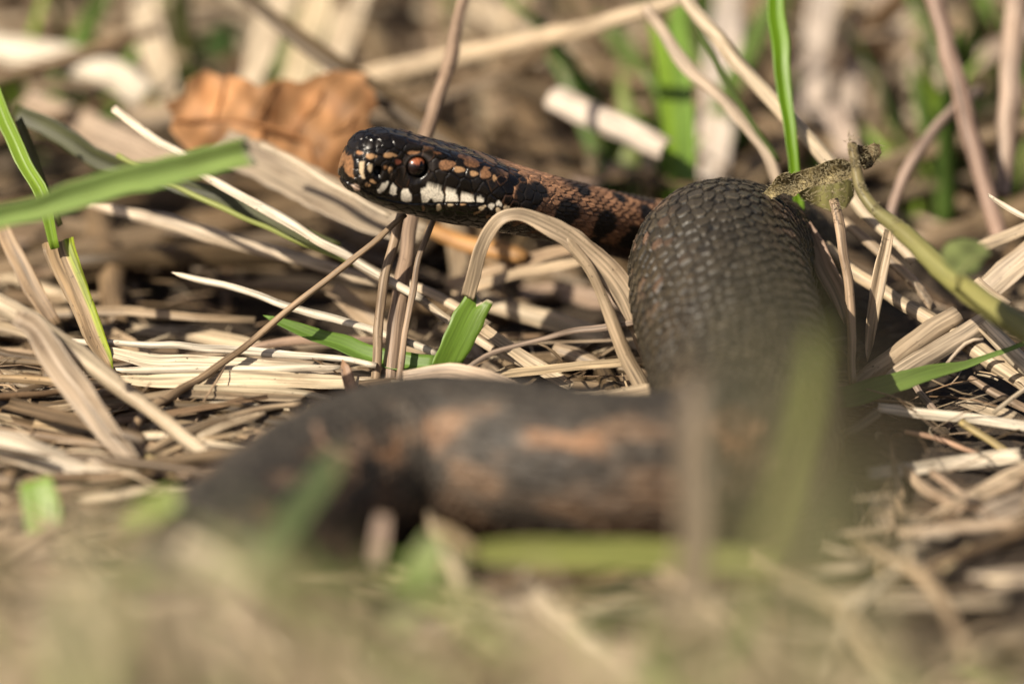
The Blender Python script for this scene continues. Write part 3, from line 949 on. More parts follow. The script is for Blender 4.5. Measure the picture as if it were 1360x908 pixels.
B(DB, 'widest cream blade in the sunlit mat, crossed by the stalk shadow', G_MID, [(160, 506, -.4), (230, 505, -.4), (310, 502, -.45), (400, 505, -.5), (476, 509, -.55)], [12, 22, 28, 26, 22], (.74, .61, .42))
B(DB, 'tan blade in the lower mat at the left edge', G_LEFT, [(-30, 502, -.4), (30, 503, -.4), (81, 506, -.4), (170, 512, -.5)], [13, 14, 14, 10], (.50, .36, .21), kind='half')
B(DB, 'slender straw along the lower edge of the sunlit mat', G_MID, [(238, 510, -.7), (300, 515, -.75), (370, 522, -.8), (440, 529, -.9)], [10, 13, 13, 8], (.60, .49, .33), kind='half')
B(DB, 'striped silvery blade fragment below the sunlit mat', G_LEFT, [(215, 543, -1.0), (260, 540, -1.0), (305, 538, -1.05), (345, 536, -1.1)], [7, 12, 15, 10], (.62, .53, .40), jag=.15)
B(DB, 'tan straw rising to the back edge of the front coil', G_LEFT, [(180, 606, -2.6), (240, 578, -2.0), (300, 556, -1.6), (345, 543, -1.4), (400, 535, -1.2)], [12, 15, 15, 14, 9], TAN, kind='half')
B(DB, 'short bent straw beside the back edge of the front coil', G_LEFT, [(262, 580, -1.9), (292, 566, -1.8), (322, 556, -1.7), (352, 548, -1.6)], [14, 16, 14, 9], (.50, .40, .28), kind='half')
B(DB, 'broad whitish straw at the left edge above the blurred foreground', G_LEFT, [(-40, 578, -2.9), (10, 590, -3.0), (60, 606, -3.2), (110, 625, -3.4), (150, 634, -3.6)], [40, 44, 42, 36, 18], (.66, .56, .43), kind='half')
B(DB, 'short thick straw stub next to the broad whitish straw', G_LEFT, [(120, 610, -3.4), (150, 628, -3.5), (186, 634, -3.6)], [22, 26, 18], (.55, .44, .32), kind='half')
B('dry_leaf_fragment', 'blunt yellowish leaf fragment against the left end of the coil', G_LEFT, [(186, 608, -3.0), (205, 620, -3.1), (226, 640, -3.3)], [22, 34, 26], (.50, .39, .20), cat='leaf', jag=.08)
B(DB, 'short tan straw in the litter between the two thick left straws', G_LEFT, [(45, 560, -1.6), (90, 566, -1.7), (140, 570, -1.8)], [18, 24, 16], (.48, .36, .22))
B(DB, 'small greyish straw at the left edge above the broad whitish one', G_LEFT, [(-20, 548, -1.2), (25, 558, -1.3), (60, 575, -1.5)], [14, 18, 12], (.50, .38, .24))
B(GB, 'pointed green blade tip beside the three stalks', G_GRN, [(349, 418, .5), (378, 430, .45), (406, 441, .4), (450, 457, .35), (489, 471, .3), (530, 480, .2), (580, 485, .1)], [3, 14, 21, 27, 31, 32, 30], GREEN, kind='fold', taper=(.05, 0), up=(0, -.6, .8))
# ---- the upright stalks and the curl in the middle
B(DS, 'left one of the three upright stalks under the snake\'s chin', G_MID, [(532, 284, .5), (526, 306, .45), (511, 371, .3), (502, 440, .1), (495, 512, 0)], [11, 12, 13, 13, 13], (.40, .29, .19), kind='half', up=(0, -1, .2))
B(DS, 'thick middle stalk standing from the straw, passing behind the snake\'s chin up to the top', G_BACK, [(622, -40, 3.8), (612, 10, 3.4), (598, 71, 2.9), (572, 150, 2.3), (556, 215, 1.8), (543, 300, 1.2), (530, 406, .5), (520, 514, .1)], [17, 17, 17, 18, 18, 20, 23, 23], (.36, .255, .18), kind='stalk', up=(0, -1, .2))
B(DS, 'pale thin stem beside the thick stalk above the snake\'s head', G_BACK, [(606, 40, 3.3), (594, 85, 3.0), (582, 130, 2.7), (570, 182, 2.3), (560, 230, 2.0)], [10, 13, 14, 13, 11], (.46, .35, .27), kind='stalk')
B(DS, 'thin right one of the three upright stalks, with a kink', G_MID, [(578, 290, .4), (571, 308, .35), (556, 346, .2), (549, 384, .15), (542, 416, .1), (528, 512, -.1)], [8, 9, 9, 11, 10, 10], (.40, .29, .20), kind='stalk')
B(GB, 'cut green blade with a torn notched end in the middle', G_GRN, [(566, 540, -.5), (590, 494, -.35), (612, 450, -.2), (634, 402, -.1), (638, 393, -.1)], [36, 40, 41, 40, 38], (.15, .26, .03), kind='blade', up=(.15, -.95, .45), roll=.0, notch=(.05, .34, .17), tip=(.04, (.62, .54, .40)), thin=.7, step=.05)
B(DB, 'curled dry blade looping in front of the neck and down to the raised coil', G_MID, [(622, 396, -.1), (630, 362, -.35), (640, 334, -.55), (650, 310, -.7), (664, 293, -.8), (682, 287, -.8), (702, 290, -.75), (732, 304, -.7), (764, 325, -.6), (796, 352, -.5), (822, 384, -.45), (838, 414, -.4), (852, 450, -.3), (868, 490, -.2)], [20, 20, 19, 19, 18, 17, 20, 25, 30, 33, 34, 30, 26, 18], (.58, .45, .31), kind='blade', up=(-.1, -.85, .5), twist=.5, step=.06)
B(DB, 'dry blade splitting off the curl and running down to the coil', G_MID, [(748, 314, -.6), (766, 336, -.6), (779, 354, -.6), (796, 388, -.6), (811, 424, -.6), (826, 462, -.6), (842, 498, -.6), (868, 550, -.6)], [14, 15, 15, 15, 17, 18, 21, 19], (.47, .36, .24), kind='half', up=(0, -.9, .4))
B('dry_twig', 'rough grey twig rising to the right across the curl', G_MID, [(598, 494, -.5), (640, 475, -.45), (672, 463, -.4), (708, 453, -.4), (740, 446, -.4), (779, 440, -.4), (815, 432, -.4), (848, 424, -.4)], [7, 9, 9, 9, 10, 12, 12, 9], (.33, .25, .19), cat='twig', kind='half', wob=.35, jag=.05)
B(DB, 'speckled flat straw just behind the front coil\'s bend', G_MID, [(640, 506, -.3), (664, 500, -.3), (710, 494, -.3), (758, 487, -.3), (830, 480, -.25), (870, 476, -.2)], [8, 15, 16, 15, 15, 12], (.56, .43, .27))
B(DB, 'thick blurred bright straw lying under the curl', G_BACK, [(630, 394, 3.4), (652, 402, 3.2), (687, 413, 3.0), (740, 427, 2.7), (790, 442, 2.5), (850, 455, 2.2), (900, 468, 2.0)], [26, 28, 30, 30, 32, 34, 30], (.62, .50, .35), kind='half')
B(DB, 'upper straw of the pair lying behind the curl', G_BACK, [(592, 378, 3.4), (640, 364, 3.3), (690, 348, 3.2), (735, 334, 3.1), (772, 330, 3.0)], [16, 22, 24, 22, 16], (.46, .33, .21))
B(DB, 'lower straw of the pair lying behind the curl', G_BACK, [(600, 388, 3.0), (650, 374, 2.9), (690, 362, 2.9), (735, 355, 2.8), (780, 345, 2.7)], [14, 20, 22, 22, 16], (.54, .41, .27))
B(DB, 'orange brown blade under the snake\'s throat', G_BACK, [(572, 302, 3.8), (600, 314, 3.6), (640, 326, 3.4), (680, 335, 3.2), (700, 342, 3.1)], [20, 26, 28, 28, 14], (.50, .27, .10), kind='half')
B(DB, 'sunlit straw crossing behind the stalks, upper one', G_MID, [(430, 320, 1.9), (470, 346, 1.7), (511, 366, 1.5), (560, 384, 1.3), (609, 410, 1.0), (650, 432, .8)], [14, 15, 15, 14, 15, 12], (.62, .50, .36), kind='half')
B(DB, 'sunlit straw crossing behind the stalks, lower one', G_MID, [(552, 390, 1.0), (584, 416, .9), (616, 438, .7), (650, 458, .5), (680, 474, .4), (716, 492, .2)], [11, 13, 13, 13, 13, 10], (.64, .53, .39), kind='half')
B(DB, 'ribbed straw running down to the right from behind the green cut blade', G_MID, [(640, 436, .5), (670, 456, .3), (701, 477, .2), (730, 494, 0), (760, 512, -.2)], [17, 18, 20, 20, 14], (.52, .41, .28))
B(DB, 'broad pinkish beige blade along the top of the front coil', G_MID, [(535, 500, -1.0), (580, 495, -1.1), (623, 496, -1.3), (660, 506, -1.6), (695, 520, -1.9), (735, 541, -2.3)], [14, 20, 23, 23, 21, 12], (.58, .45, .33), roll=.2)
B(DB, 'pale blade behind the coil\'s bend, right of the broad beige blade', G_MID, [(680, 522, -1.1), (730, 530, -1.1), (790, 530, -1.1), (846, 523, -1.1), (885, 518, -1.1)], [12, 22, 24, 23, 18], (.60, .48, .33))
B(DB, 'white straw at the inner corner of the coil', G_MID, [(775, 545, -1.9), (820, 550, -1.9), (880, 548, -1.9)], [9, 13, 11], WHITE)
B(DB, 'dark thin curled fibre above the coil\'s bend', G_MID, [(713, 457, .1), (730, 464, .1), (745, 476, .1), (753, 488, .1)], [3, 4, 4, 3], (.25, .18, .11), kind='stalk')
B(DB, 'short pointed brown chip standing before the stalks', G_MID, [(456, 476, -.7), (462, 494, -.8), (470, 520, -.9)], [7, 15, 17], (.33, .20, .12), taper=(.2, 0), up=(0, -1, .2))
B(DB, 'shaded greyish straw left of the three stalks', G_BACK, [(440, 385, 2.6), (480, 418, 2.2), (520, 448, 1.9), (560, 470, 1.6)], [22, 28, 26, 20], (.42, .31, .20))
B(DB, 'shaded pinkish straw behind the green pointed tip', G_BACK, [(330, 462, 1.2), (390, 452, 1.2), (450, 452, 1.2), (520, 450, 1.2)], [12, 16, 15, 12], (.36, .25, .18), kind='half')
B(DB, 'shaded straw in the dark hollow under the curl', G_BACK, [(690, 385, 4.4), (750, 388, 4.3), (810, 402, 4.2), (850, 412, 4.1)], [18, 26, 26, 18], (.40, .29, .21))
B(DB, 'pale brown straw stub low in the hollow under the curl', G_BACK, [(735, 462, 1.2), (765, 472, 1.1), (800, 486, .9)], [20, 24, 14], (.42, .32, .22), kind='half')
# ---- behind the snake
B(DB, 'long diagonal tan blade across the top behind the head', G_BACK, [(450, 112, 6.6), (500, 97, 6.4), (560, 83, 6.2), (616, 70, 6.0), (722, 47, 5.6), (815, 24, 5.2), (930, -12, 4.8)], [24, 30, 30, 30, 30, 26, 24], (.56, .44, .30), kind='half')
B(DB, 'thick white blunt straw behind the neck', G_BACK, [(735, 128, 5.8), (770, 145, 5.6), (830, 171, 5.3), (886, 198, 5.0)], [38, 40, 38, 34], (.70, .60, .50), kind='half', jag=.05)
B(DB, 'broad blurred beige blade crossing behind the diagonal tan blade', G_BACK, [(610, 0, 10.5), (660, 35, 10), (720, 66, 9.5), (785, 98, 9)], [46, 56, 58, 40], (.52, .42, .30))
B(DB, 'faint blurred pinkish blade low behind the white blunt straw', G_BACK, [(770, 245, 6.5), (830, 222, 7), (880, 212, 7.5)], [30, 36, 30], (.42, .32, .27))
B(GB, 'left one of the pair of upright green blades above the raised coil', G_GRN, [(868, 30, 6.5), (880, 80, 6.2), (890, 150, 5.8), (896, 240, 5.3)], [12, 22, 24, 20], LIME, up=(0, -1, .2))
B(GB, 'right one of the pair of upright green blades above the raised coil', G_GRN, [(902, 0, 6.8), (904, 80, 6.2), (910, 150, 5.8), (914, 240, 5.3)], [20, 28, 28, 24], (.20, .33, .06), up=(0, -1, .2))
B(DB, 'tan straw bending down to the top of the raised coil', G_BACK, [(858, 8, 3.6), (880, 38, 3.5), (920, 92, 3.3), (970, 138, 3.1), (1005, 178, 3.0), (1024, 210, 2.9), (1036, 248, 2.9)], [16, 18, 19, 18, 17, 15, 13], (.60, .48, .36), kind='half')
B(DB, 'long bright straw running diagonally from the top to behind the hairy leaf', G_BACK, [(880, -48, 2.9), (914, 4, 2.7), (950, 45, 2.5), (996, 98, 2.3), (1048, 155, 2.1), (1099, 209, 1.9), (1145, 276, 1.6), (1176, 305, 1.4), (1215, 348, 1.1)], [20, 21, 22, 23, 22, 21, 18, 18, 16], (.66, .54, .38), kind='half')
B('green_stalk', 'thin dark green stalk below the long bright diagonal straw', G_GRN, [(918, 20, 3.0), (943, 64, 2.9), (968, 112, 2.8), (1000, 160, 2.7), (1034, 214, 2.6)], [7, 8, 9, 8, 7], (.09, .13, .03), kind='stalk')
B(GB, 'bright green upright blade crossing the diagonal straw', G_GRN, [(1026, -40, 2.6), (1029, 8, 2.4), (1036, 66, 2.1), (1042, 124, 1.9), (1050, 185, 1.7), (1056, 228, 1.6), (1062, 285, 1.5), (1068, 345, 1.5)], [22, 23, 23, 20, 17, 15, 13, 12], (.15, .29, .010), kind='fold', up=(.1, -1, .2), thin=.6)
B(DB, 'tall blurred white upright blade above the raised coil', G_BACK, [(972, -40, 9), (964, 40, 8.6), (954, 120, 8.2), (948, 205, 7.8), (946, 250, 7.5)], [36, 40, 42, 40, 30], (.66, .57, .49), up=(0, -1, .2))
B(DB, 'upper blurred white blade behind the green upright', G_BACK, [(1104, -40, 9.2), (1095, 5, 9), (1085, 60, 8.7)], [36, 40, 34], (.66, .57, .49), up=(0, -1, .2))
B(DB, 'lower blurred white blade behind the green upright', G_BACK, [(1084, 62, 9.5), (1076, 110, 9.2), (1068, 180, 8.8), (1062, 230, 8.5)], [34, 42, 40, 26], (.64, .54, .46), up=(0, -1, .2))
B(DB, 'short blurred beige blade right of the two white ones', G_BACK, [(1138, 20, 9.5), (1134, 80, 9.2), (1128, 145, 8.8)], [26, 34, 30], (.60, .50, .42), up=(0, -1, .2))
B(DB, 'blurred beige stub above the hairy leaf', G_BACK, [(1104, 140, 7.6), (1118, 170, 7.3), (1130, 205, 7.0)], [26, 32, 26], (.50, .40, .33))
B(DB, 'blurred diagonal beige blade at upper right', G_BACK, [(1140, -40, 10.5), (1180, 15, 10), (1215, 65, 9.6), (1250, 112, 9.2)], [40, 44, 44, 34], (.46, .37, .29))
B('dry_stalk', 'pinkish brown stem descending at upper right', G_BACK, [(1232, -45, 5.0), (1242, 10, 4.8), (1258, 60, 4.6), (1275, 118, 4.4), (1292, 190, 4.1), (1312, 260, 3.9), (1332, 320, 3.7)], [24, 26, 25, 25, 25, 24, 22], (.38, .26, .20), kind='stalk')
B('dry_stalk', 'pale upright stem near the right picture edge', G_BACK, [(1354, -45, 5.4), (1348, 20, 5.2), (1342, 90, 5.0), (1336, 180, 4.7), (1331, 262, 4.4)], [26, 27, 27, 27, 24], (.48, .36, .28), kind='stalk')
B('dry_stalk', 'thin stem rising right from behind the hairy leaf', G_BACK, [(1180, 300, 3.4), (1188, 272, 3.5), (1206, 224, 3.8), (1232, 184, 4.2), (1262, 148, 4.6), (1300, 118, 5.6)], [12, 13, 14, 15, 16, 16], (.42, .31, .25), kind='stalk')
B(DB, 'blurred beige blade rising right behind the two stems', G_BACK, [(1230, 112, 8.5), (1285, 88, 8.3), (1340, 55, 8.0), (1400, 25, 7.8)], [26, 32, 32, 30], (.42, .33, .26))
# ---- right
B(DB, 'upright tan straw right of the raised coil', G_RIGHT, [(1104, 265, -.1), (1113, 300, -.2), (1119, 345, -.3), (1125, 390, -.4), (1129, 450, -.5), (1133, 512, -.6)], [12, 13, 13, 13, 13, 10], (.46, .33, .22), kind='half', up=(0, -1, .2))
B(DB, 'broad pinkish blade between the raised coil and the upright tan straw', G_RIGHT, [(1072, 296, .9), (1084, 328, .7), (1100, 365, .5), (1116, 400, .3), (1124, 430, .2)], [14, 26, 30, 24, 10], (.38, .26, .19), up=(0, -1, .2))
B(DB, 'narrow folded straw with pointed lower end, standing near the right coil', G_RIGHT, [(1180, 305, .2), (1172, 345, .1), (1162, 395, 0), (1154, 438, 0), (1151, 480, 0)], [14, 18, 18, 15, 7], (.50, .38, .25), kind='fold', taper=(0, .1), up=(0, -1, .2))
B(DB, 'long bright straw running down right behind the dry rolls', G_RIGHT, [(1095, 325, 1.3), (1127, 354, 1.1), (1180, 388, .8), (1236, 422, .5), (1290, 456, .2), (1332, 484, 0), (1380, 516, -.2)], [16, 18, 20, 22, 26, 27, 26], (.62, .49, .33), kind='half')
B(DB, 'thinner straw running parallel above the long bright one at right', G_RIGHT, [(1120, 292, 1.8), (1150, 318, 1.6), (1176, 338, 1.4), (1210, 370, 1.2), (1240, 410, 1.0)], [12, 14, 14, 14, 12], (.54, .41, .28), kind='half')
B(DB, 'upper one of the two thick striated dry rolls at right', G_RIGHT, [(1124, 512, -.2), (1148, 497, 0), (1172, 483, .1), (1220, 450, .25), (1272, 416, .4)], [6, 22, 32, 34, 30], (.42, .33, .23), kind='half', taper=(.12, 0))
B(DB, 'lower one of the two thick striated dry rolls at right, with a cut end', G_RIGHT, [(1170, 506, -.3), (1200, 490, -.2), (1236, 470, 0), (1280, 440, .15), (1314, 420, .25)], [8, 28, 36, 34, 32], (.45, .36, .26), kind='half', taper=(.1, 0))
B(DB, 'pale straw piece above the rolls, going down right', G_RIGHT, [(1308, 428, .0), (1330, 450, -.1), (1352, 474, -.2), (1385, 506, -.4)], [22, 24, 24, 22], (.66, .55, .40), kind='half')
B(GB, 'green blade tapering right, its left part in the coil\'s shade', G_GRN, [(1110, 530, -1.0), (1135, 524, -.9), (1164, 516, -.8), (1205, 502, -.7), (1250, 490, -.6), (1290, 481, -.55), (1330, 468, -.5), (1375, 452, -.4)], [34, 36, 32, 27, 19, 11, 7, 7], (.145, .225, .05), kind='fold', up=(0, -.7, .7), thin=.5)
B(DB, 'bright white straw with a blunt left end under the green blade', G_RIGHT, [(1166, 542, -1.0), (1220, 548, -1.05), (1290, 554, -1.1), (1340, 561, -1.2), (1390, 568, -1.3)], [16, 18, 18, 18, 17], WHITE, kind='half')
B(DB, 'thin pinkish straw under the bright white one', G_RIGHT, [(1202, 571, -1.3), (1230, 577, -1.3), (1262, 588, -1.35), (1300, 604, -1.4)], [7, 8, 8, 6], (.44, .28, .19), kind='stalk')
B(DB, 'wide white straw lying left to right below the pinkish one', G_RIGHT, [(1150, 628, -2.2), (1200, 623, -2.2), (1260, 617, -2.2), (1320, 609, -2.2), (1358, 603, -2.2)], [20, 23, 23, 22, 20], (.70, .61, .48), jag=.06, kind='blade')
B(DB, 'tan straw in the upper right pile, sloping up to the edge', G_RIGHT, [(1300, 330, 1.6), (1325, 320, 1.4), (1360, 304, 1.2), (1400, 288, 1.0)], [22, 24, 24, 22], (.58, .46, .32), kind='half')
B(DB, 'frayed white straw tip at the right picture edge', G_RIGHT, [(1310, 258, .2), (1330, 270, .1), (1352, 282, .0), (1390, 300, -.1)], [5, 9, 10, 10], (.74, .65, .52), jag=.15, kind='half')
B(DB, 'wide shaded beige blade at the right edge above the rolls', G_RIGHT, [(1290, 402, .9), (1320, 380, .9), (1350, 352, .9), (1395, 315, .9)], [30, 42, 44, 40], (.48, .38, .27), kind='blade')
B(DB, 'bright straw along the lower side of the wide shaded blade', G_RIGHT, [(1296, 372, .6), (1316, 390, .5), (1340, 405, .4)], [14, 16, 12], (.60, .48, .34), kind='half')
B(DB, 'thin curved fibre arching beside the lower roll', G_RIGHT, [(1256, 484, -.4), (1272, 466, -.4), (1288, 454, -.4), (1306, 452, -.4)], [5, 6, 6, 4], (.50, .41, .31), kind='stalk')
B(DB, 'thin stalk crossing up to the right edge over the white straw', G_RIGHT, [(1318, 548, -.9), (1340, 530, -.9), (1365, 512, -.9), (1395, 492, -.9)], [7, 8, 8, 8], (.52, .43, .31), kind='half')
B(DB, 'yellowish straw going down right from the bright white one', G_RIGHT, [(1276, 558, -1.5), (1300, 575, -1.6), (1326, 592, -1.8), (1350, 606, -1.9)], [10, 11, 11, 9], (.52, .40, .18), kind='half')
B(DB, 'pinkish straw behind the white straw at the right', G_RIGHT, [(1210, 500, -.2), (1225, 528, -.4), (1246, 550, -.7), (1262, 570, -1.0)], [9, 10, 10, 8], (.42, .32, .25), kind='half')
B(DB, 'pale brown straw in the shade right of the coil', G_RIGHT, [(1120, 578, -1.7), (1145, 565, -1.6), (1168, 548, -1.5)], [12, 15, 12], (.36, .29, .19), kind='half')
B(DB, 'blurred beige straw behind the yellowish one', G_RIGHT, [(1275, 532, -.2), (1310, 545, -.3), (1345, 555, -.4)], [16, 22, 18], (.42, .34, .24))
B(DB, 'brown straw sloping down in the shade at the right edge', G_RIGHT, [(1290, 500, .3), (1320, 520, .1), (1350, 535, 0), (1385, 550, -.1)], [12, 14, 14, 12], (.36, .26, .18), kind='half')
B(DB, 'broad curved straw sweeping in from the right edge', G_RIGHT, [(1078, 713, -4.4), (1120, 708, -4.3), (1162, 704, -4.2), (1205, 695, -4.0), (1245, 683, -3.8), (1290, 662, -3.6), (1340, 638, -3.4), (1395, 610, -3.2)], [9, 13, 15, 17, 20, 28, 34, 36], (.60, .47, .33), kind='half', taper=(.05, 0))
B(DB, 'lower blurred straw of the right litter, reaching the coil', G_RIGHT, [(1030, 762, -6.0), (1080, 757, -5.8), (1155, 746, -5.4), (1210, 730, -5.0), (1270, 710, -4.6)], [12, 15, 16, 16, 12], (.54, .45, .34), kind='half')
B(DB, 'short straw lying between the curved straw and the lower one', G_RIGHT, [(1090, 723, -4.8), (1118, 732, -4.8), (1150, 744, -4.9)], [9, 11, 9], (.56, .46, .34), kind='half')
B(DB, 'small upright tan chip right of the coil', G_RIGHT, [(1138, 640, -3.0), (1140, 668, -3.1), (1143, 698, -3.3)], [8, 15, 13], (.46, .32, .20), taper=(.25, 0), up=(0, -1, .2))
B(DB, 'narrow pointed straw standing before the wide white one', G_RIGHT, [(1183, 584, -2.6), (1187, 615, -2.7), (1192, 645, -2.8), (1202, 694, -3.0)], [4, 9, 11, 11], (.44, .32, .20), taper=(.15, 0), up=(0, -1, .2))
B('dry_leaf_fragment', 'frayed pinkish leaf scrap beside the narrow pointed straw', G_RIGHT, [(1164, 652, -3.1), (1172, 672, -3.2), (1182, 702, -3.3)], [22, 32, 24], (.56, .44, .33), cat='leaf', jag=.2, up=(0, -.8, .5))
B(DB, 'tan straw below the wide white one at the right', G_RIGHT, [(1204, 622, -2.6), (1225, 642, -2.8), (1250, 660, -3.0), (1280, 680, -3.2)], [13, 17, 17, 13], (.48, .36, .25), kind='half')
B(DB, 'second tan straw parallel to the right of the first below the wide white one', G_RIGHT, [(1238, 626, -2.6), (1262, 645, -2.8), (1285, 664, -3.0)], [10, 12, 10], (.48, .36, .26), kind='half')
B(DB, 'brown straw descending under the curved straw', G_RIGHT, [(1130, 708, -5.0), (1150, 735, -5.1), (1172, 760, -5.2), (1194, 782, -5.4)], [12, 15, 15, 10], (.33, .25, .15), kind='half')
B(DB, 'thin grey stem standing under the curved straw', G_RIGHT, [(1204, 690, -4.6), (1210, 720, -4.7), (1218, 750, -4.8), (1226, 782, -4.9)], [9, 10, 10, 8], (.38, .31, .22), kind='stalk')
B(DB, 'straw rising to the right edge under the curved straw', G_RIGHT, [(1304, 728, -4.5), (1330, 715, -4.4), (1360, 698, -4.3), (1395, 680, -4.2)], [11, 14, 14, 13], (.52, .40, .28), kind='half')
B(DB, 'short yellowish straw under the curved straw', G_RIGHT, [(1250, 755, -5.2), (1266, 742, -5.1), (1290, 722, -5.0)], [10, 12, 9], (.56, .44, .25), kind='half')
B(DB, 'blurred beige straw sloping up to the right edge at lower right', G_RIGHT, [(1228, 806, -7.2), (1270, 796, -7.0), (1315, 784, -6.8), (1390, 764, -6.5)], [11, 15, 16, 15], (.52, .42, .31), kind='half')
B(DB, 'blurred straw just above the lowest sloping one at right', G_RIGHT, [(1288, 764, -6.0), (1325, 761, -5.9), (1390, 757, -5.8)], [11, 13, 12], (.54, .44, .33), kind='half')
B(DB, 'small bent straw low beside the shaded ground', G_RIGHT, [(1116, 784, -6.6), (1150, 779, -6.5), (1186, 778, -6.4)], [7, 10, 8], (.50, .40, .24), kind='half')
B('dry_leaf_fragment', 'pale pinkish leaf scrap near the right edge under the curved straw', G_RIGHT, [(1300, 690, -3.9), (1330, 678, -3.9), (1375, 660, -3.9)], [26, 36, 30], (.46, .37, .28), cat='leaf', jag=.1)
B(DB, 'grey beige straw in the shade above the curved straw', G_RIGHT, [(1228, 716, -4.1), (1252, 708, -4.0), (1285, 700, -3.9)], [16, 20, 14], (.56, .46, .35), jag=.1)

# ---- blurred grass in front of the snake
B(GB, 'blurred blue green blade leaning in front of the front coil', G_FORE, [(446, 590, -13), (432, 622, -13), (390, 682, -13.2), (340, 752, -13.5), (290, 840, -14)], [14, 30, 36, 36, 28], (.15, .20, .085), taper=(.08, 0), up=(0, -1, .3))
B(GB, 'small blurred green blade at the lower left', G_FORE, [(48, 636, -5.2), (55, 668, -5.3), (60, 712, -5.5)], [40, 50, 46], (.20, .34, .05), up=(0, -1, .3))
B(GB, 'small blurred pale green blade at the left end of the coil', G_FORE, [(236, 660, -10.4), (200, 678, -10.2), (165, 700, -10)], [30, 42, 30], (.28, .35, .10), up=(0, -.8, .5))
B('dry_leaf_fragment', 'bright blurred beige leaf scrap before the coil at lower left', G_FORE, [(236, 722, -13.6), (280, 748, -13.6), (322, 774, -13.6)], [30, 44, 28], (.62, .52, .38), cat='leaf', up=(0, -.6, .8))
B(GB, 'pale green blurred blade leaning at the bottom centre', G_FORE, [(580, 712, -11.0), (560, 752, -11.4), (530, 812, -12), (490, 880, -12.6)], [26, 46, 52, 44], (.36, .42, .18), up=(0, -1, .3))
B(GB, 'yellow green blurred blade lying along the foot of the front coil', G_FORE, [(610, 742, -9.8), (690, 736, -9.6), (790, 738, -9.4), (880, 740, -9.2), (965, 742, -9.0), (1040, 750, -9)], [24, 38, 42, 42, 40, 30], (.27, .29, .085), up=(0, -.8, .6))
B(DB, 'short blurred tan chip beside the pale green leaning blade', G_FORE, [(575, 696, -10.2), (600, 712, -10.2), (632, 732, -10.2)], [10, 17, 14], (.54, .41, .24), up=(0, -.8, .5))
B(DB, 'short blurred pinkish stub standing before the shaded gap under the coil', G_FORE, [(508, 684, -9.2), (503, 715, -9.3), (496, 750, -9.5)], [18, 24, 22], (.48, .36, .28), up=(0, -1, .2))
B(DB, 'brownish blurred twig lying over the top of the front coil', G_FORE, [(418, 562, -7.6), (432, 590, -7.5), (452, 604, -7.5), (482, 614, -7.5)], [9, 13, 14, 12], (.36, .24, .17), kind='half')
B(DB, 'blurred beige upright blade in front of the coil\'s bend', G_FORE, [(922, 500, -15), (920, 560, -15.2), (918, 640, -15.6), (915, 720, -16), (905, 830, -16.6)], [22, 34, 38, 40, 38], (.22, .165, .11), up=(0, -1, .2))
B(GB, 'blurred yellow green upright blade in front of the raised coil', G_FORE, [(1092, 440, -19.0), (1078, 520, -19.2), (1060, 600, -19.5), (1040, 680, -20), (1016, 770, -20.6), (990, 870, -21)], [14, 32, 42, 46, 46, 44], (.20, .235, .055), up=(0, -1, .2))


# ---------------------------------------------------------------- sheet-like leaves
def leaf_sheet(name, outline, d_of, mat, colf, curl=.12, thick=.03, parent=None, res=46, seed=1):
    """a leaf with its own outline (px) and thickness, bent in depth by d_of(px, py)"""
    q = np.array(outline, float)
    lo, hi = q.min(0), q.max(0)
    X, Y = np.meshgrid(np.linspace(lo[0], hi[0], res), np.linspace(lo[1], hi[1], res))
    pts = np.stack([X, Y], -1).reshape(-1, 2)
    sd_ = poly_sd(pts, q)
    st = max((hi - lo) / res)
    ok = (sd_ < st * .9).reshape(res, res)
    # pull the border in onto the outline
    gx = (poly_sd(pts + (1, 0), q) - poly_sd(pts - (1, 0), q)) / 2
    gy = (poly_sd(pts + (0, 1), q) - poly_sd(pts - (0, 1), q)) / 2
    pull = np.clip(sd_, 0, None)[:, None]
    pts = pts - pull * np.stack([gx, gy], 1)
    V_ = np.array([P(x, y, d_of(x, y)) for x, y in pts])
    Vb = V_ + FWD * thick
    cc = np.array([colf(x, y) for x, y in pts])
    qd = []
    edges = {}
    n = res * res
    for r in range(res - 1):
        for c_ in range(res - 1):
            k = r * res + c_
            f = (k, k + 1, k + res + 1, k + res)
            if all(ok[x // res, x % res] for x in f):
                qd.append(f); qd.append(tuple(n + x for x in f[::-1]))
                for a, b_ in zip(f, f[1:] + f[:1]):
                    if (b_, a) in edges: edges.pop((b_, a))
                    else: edges[(a, b_)] = 1
    qd += [(b_, a, n + a, n + b_) for a, b_ in edges]
    vv = np.vstack([V_, Vb])
    used = np.unique(np.array(qd).ravel())
    mp_ = np.full(len(vv), -1); mp_[used] = np.arange(len(used))
    bc = np.hstack([(np.vstack([pts, pts]) / 100), np.full((2 * n, 1), seed)])
    o = mesh_obj(name, vv[used], mp_[np.array(qd)], None, mat, {'col': ('FLOAT_COLOR', np.vstack([cc, cc])[used]), 'bc': ('FLOAT_VECTOR', bc[used])})
    if parent is not None: adopt(o, parent)
    return o


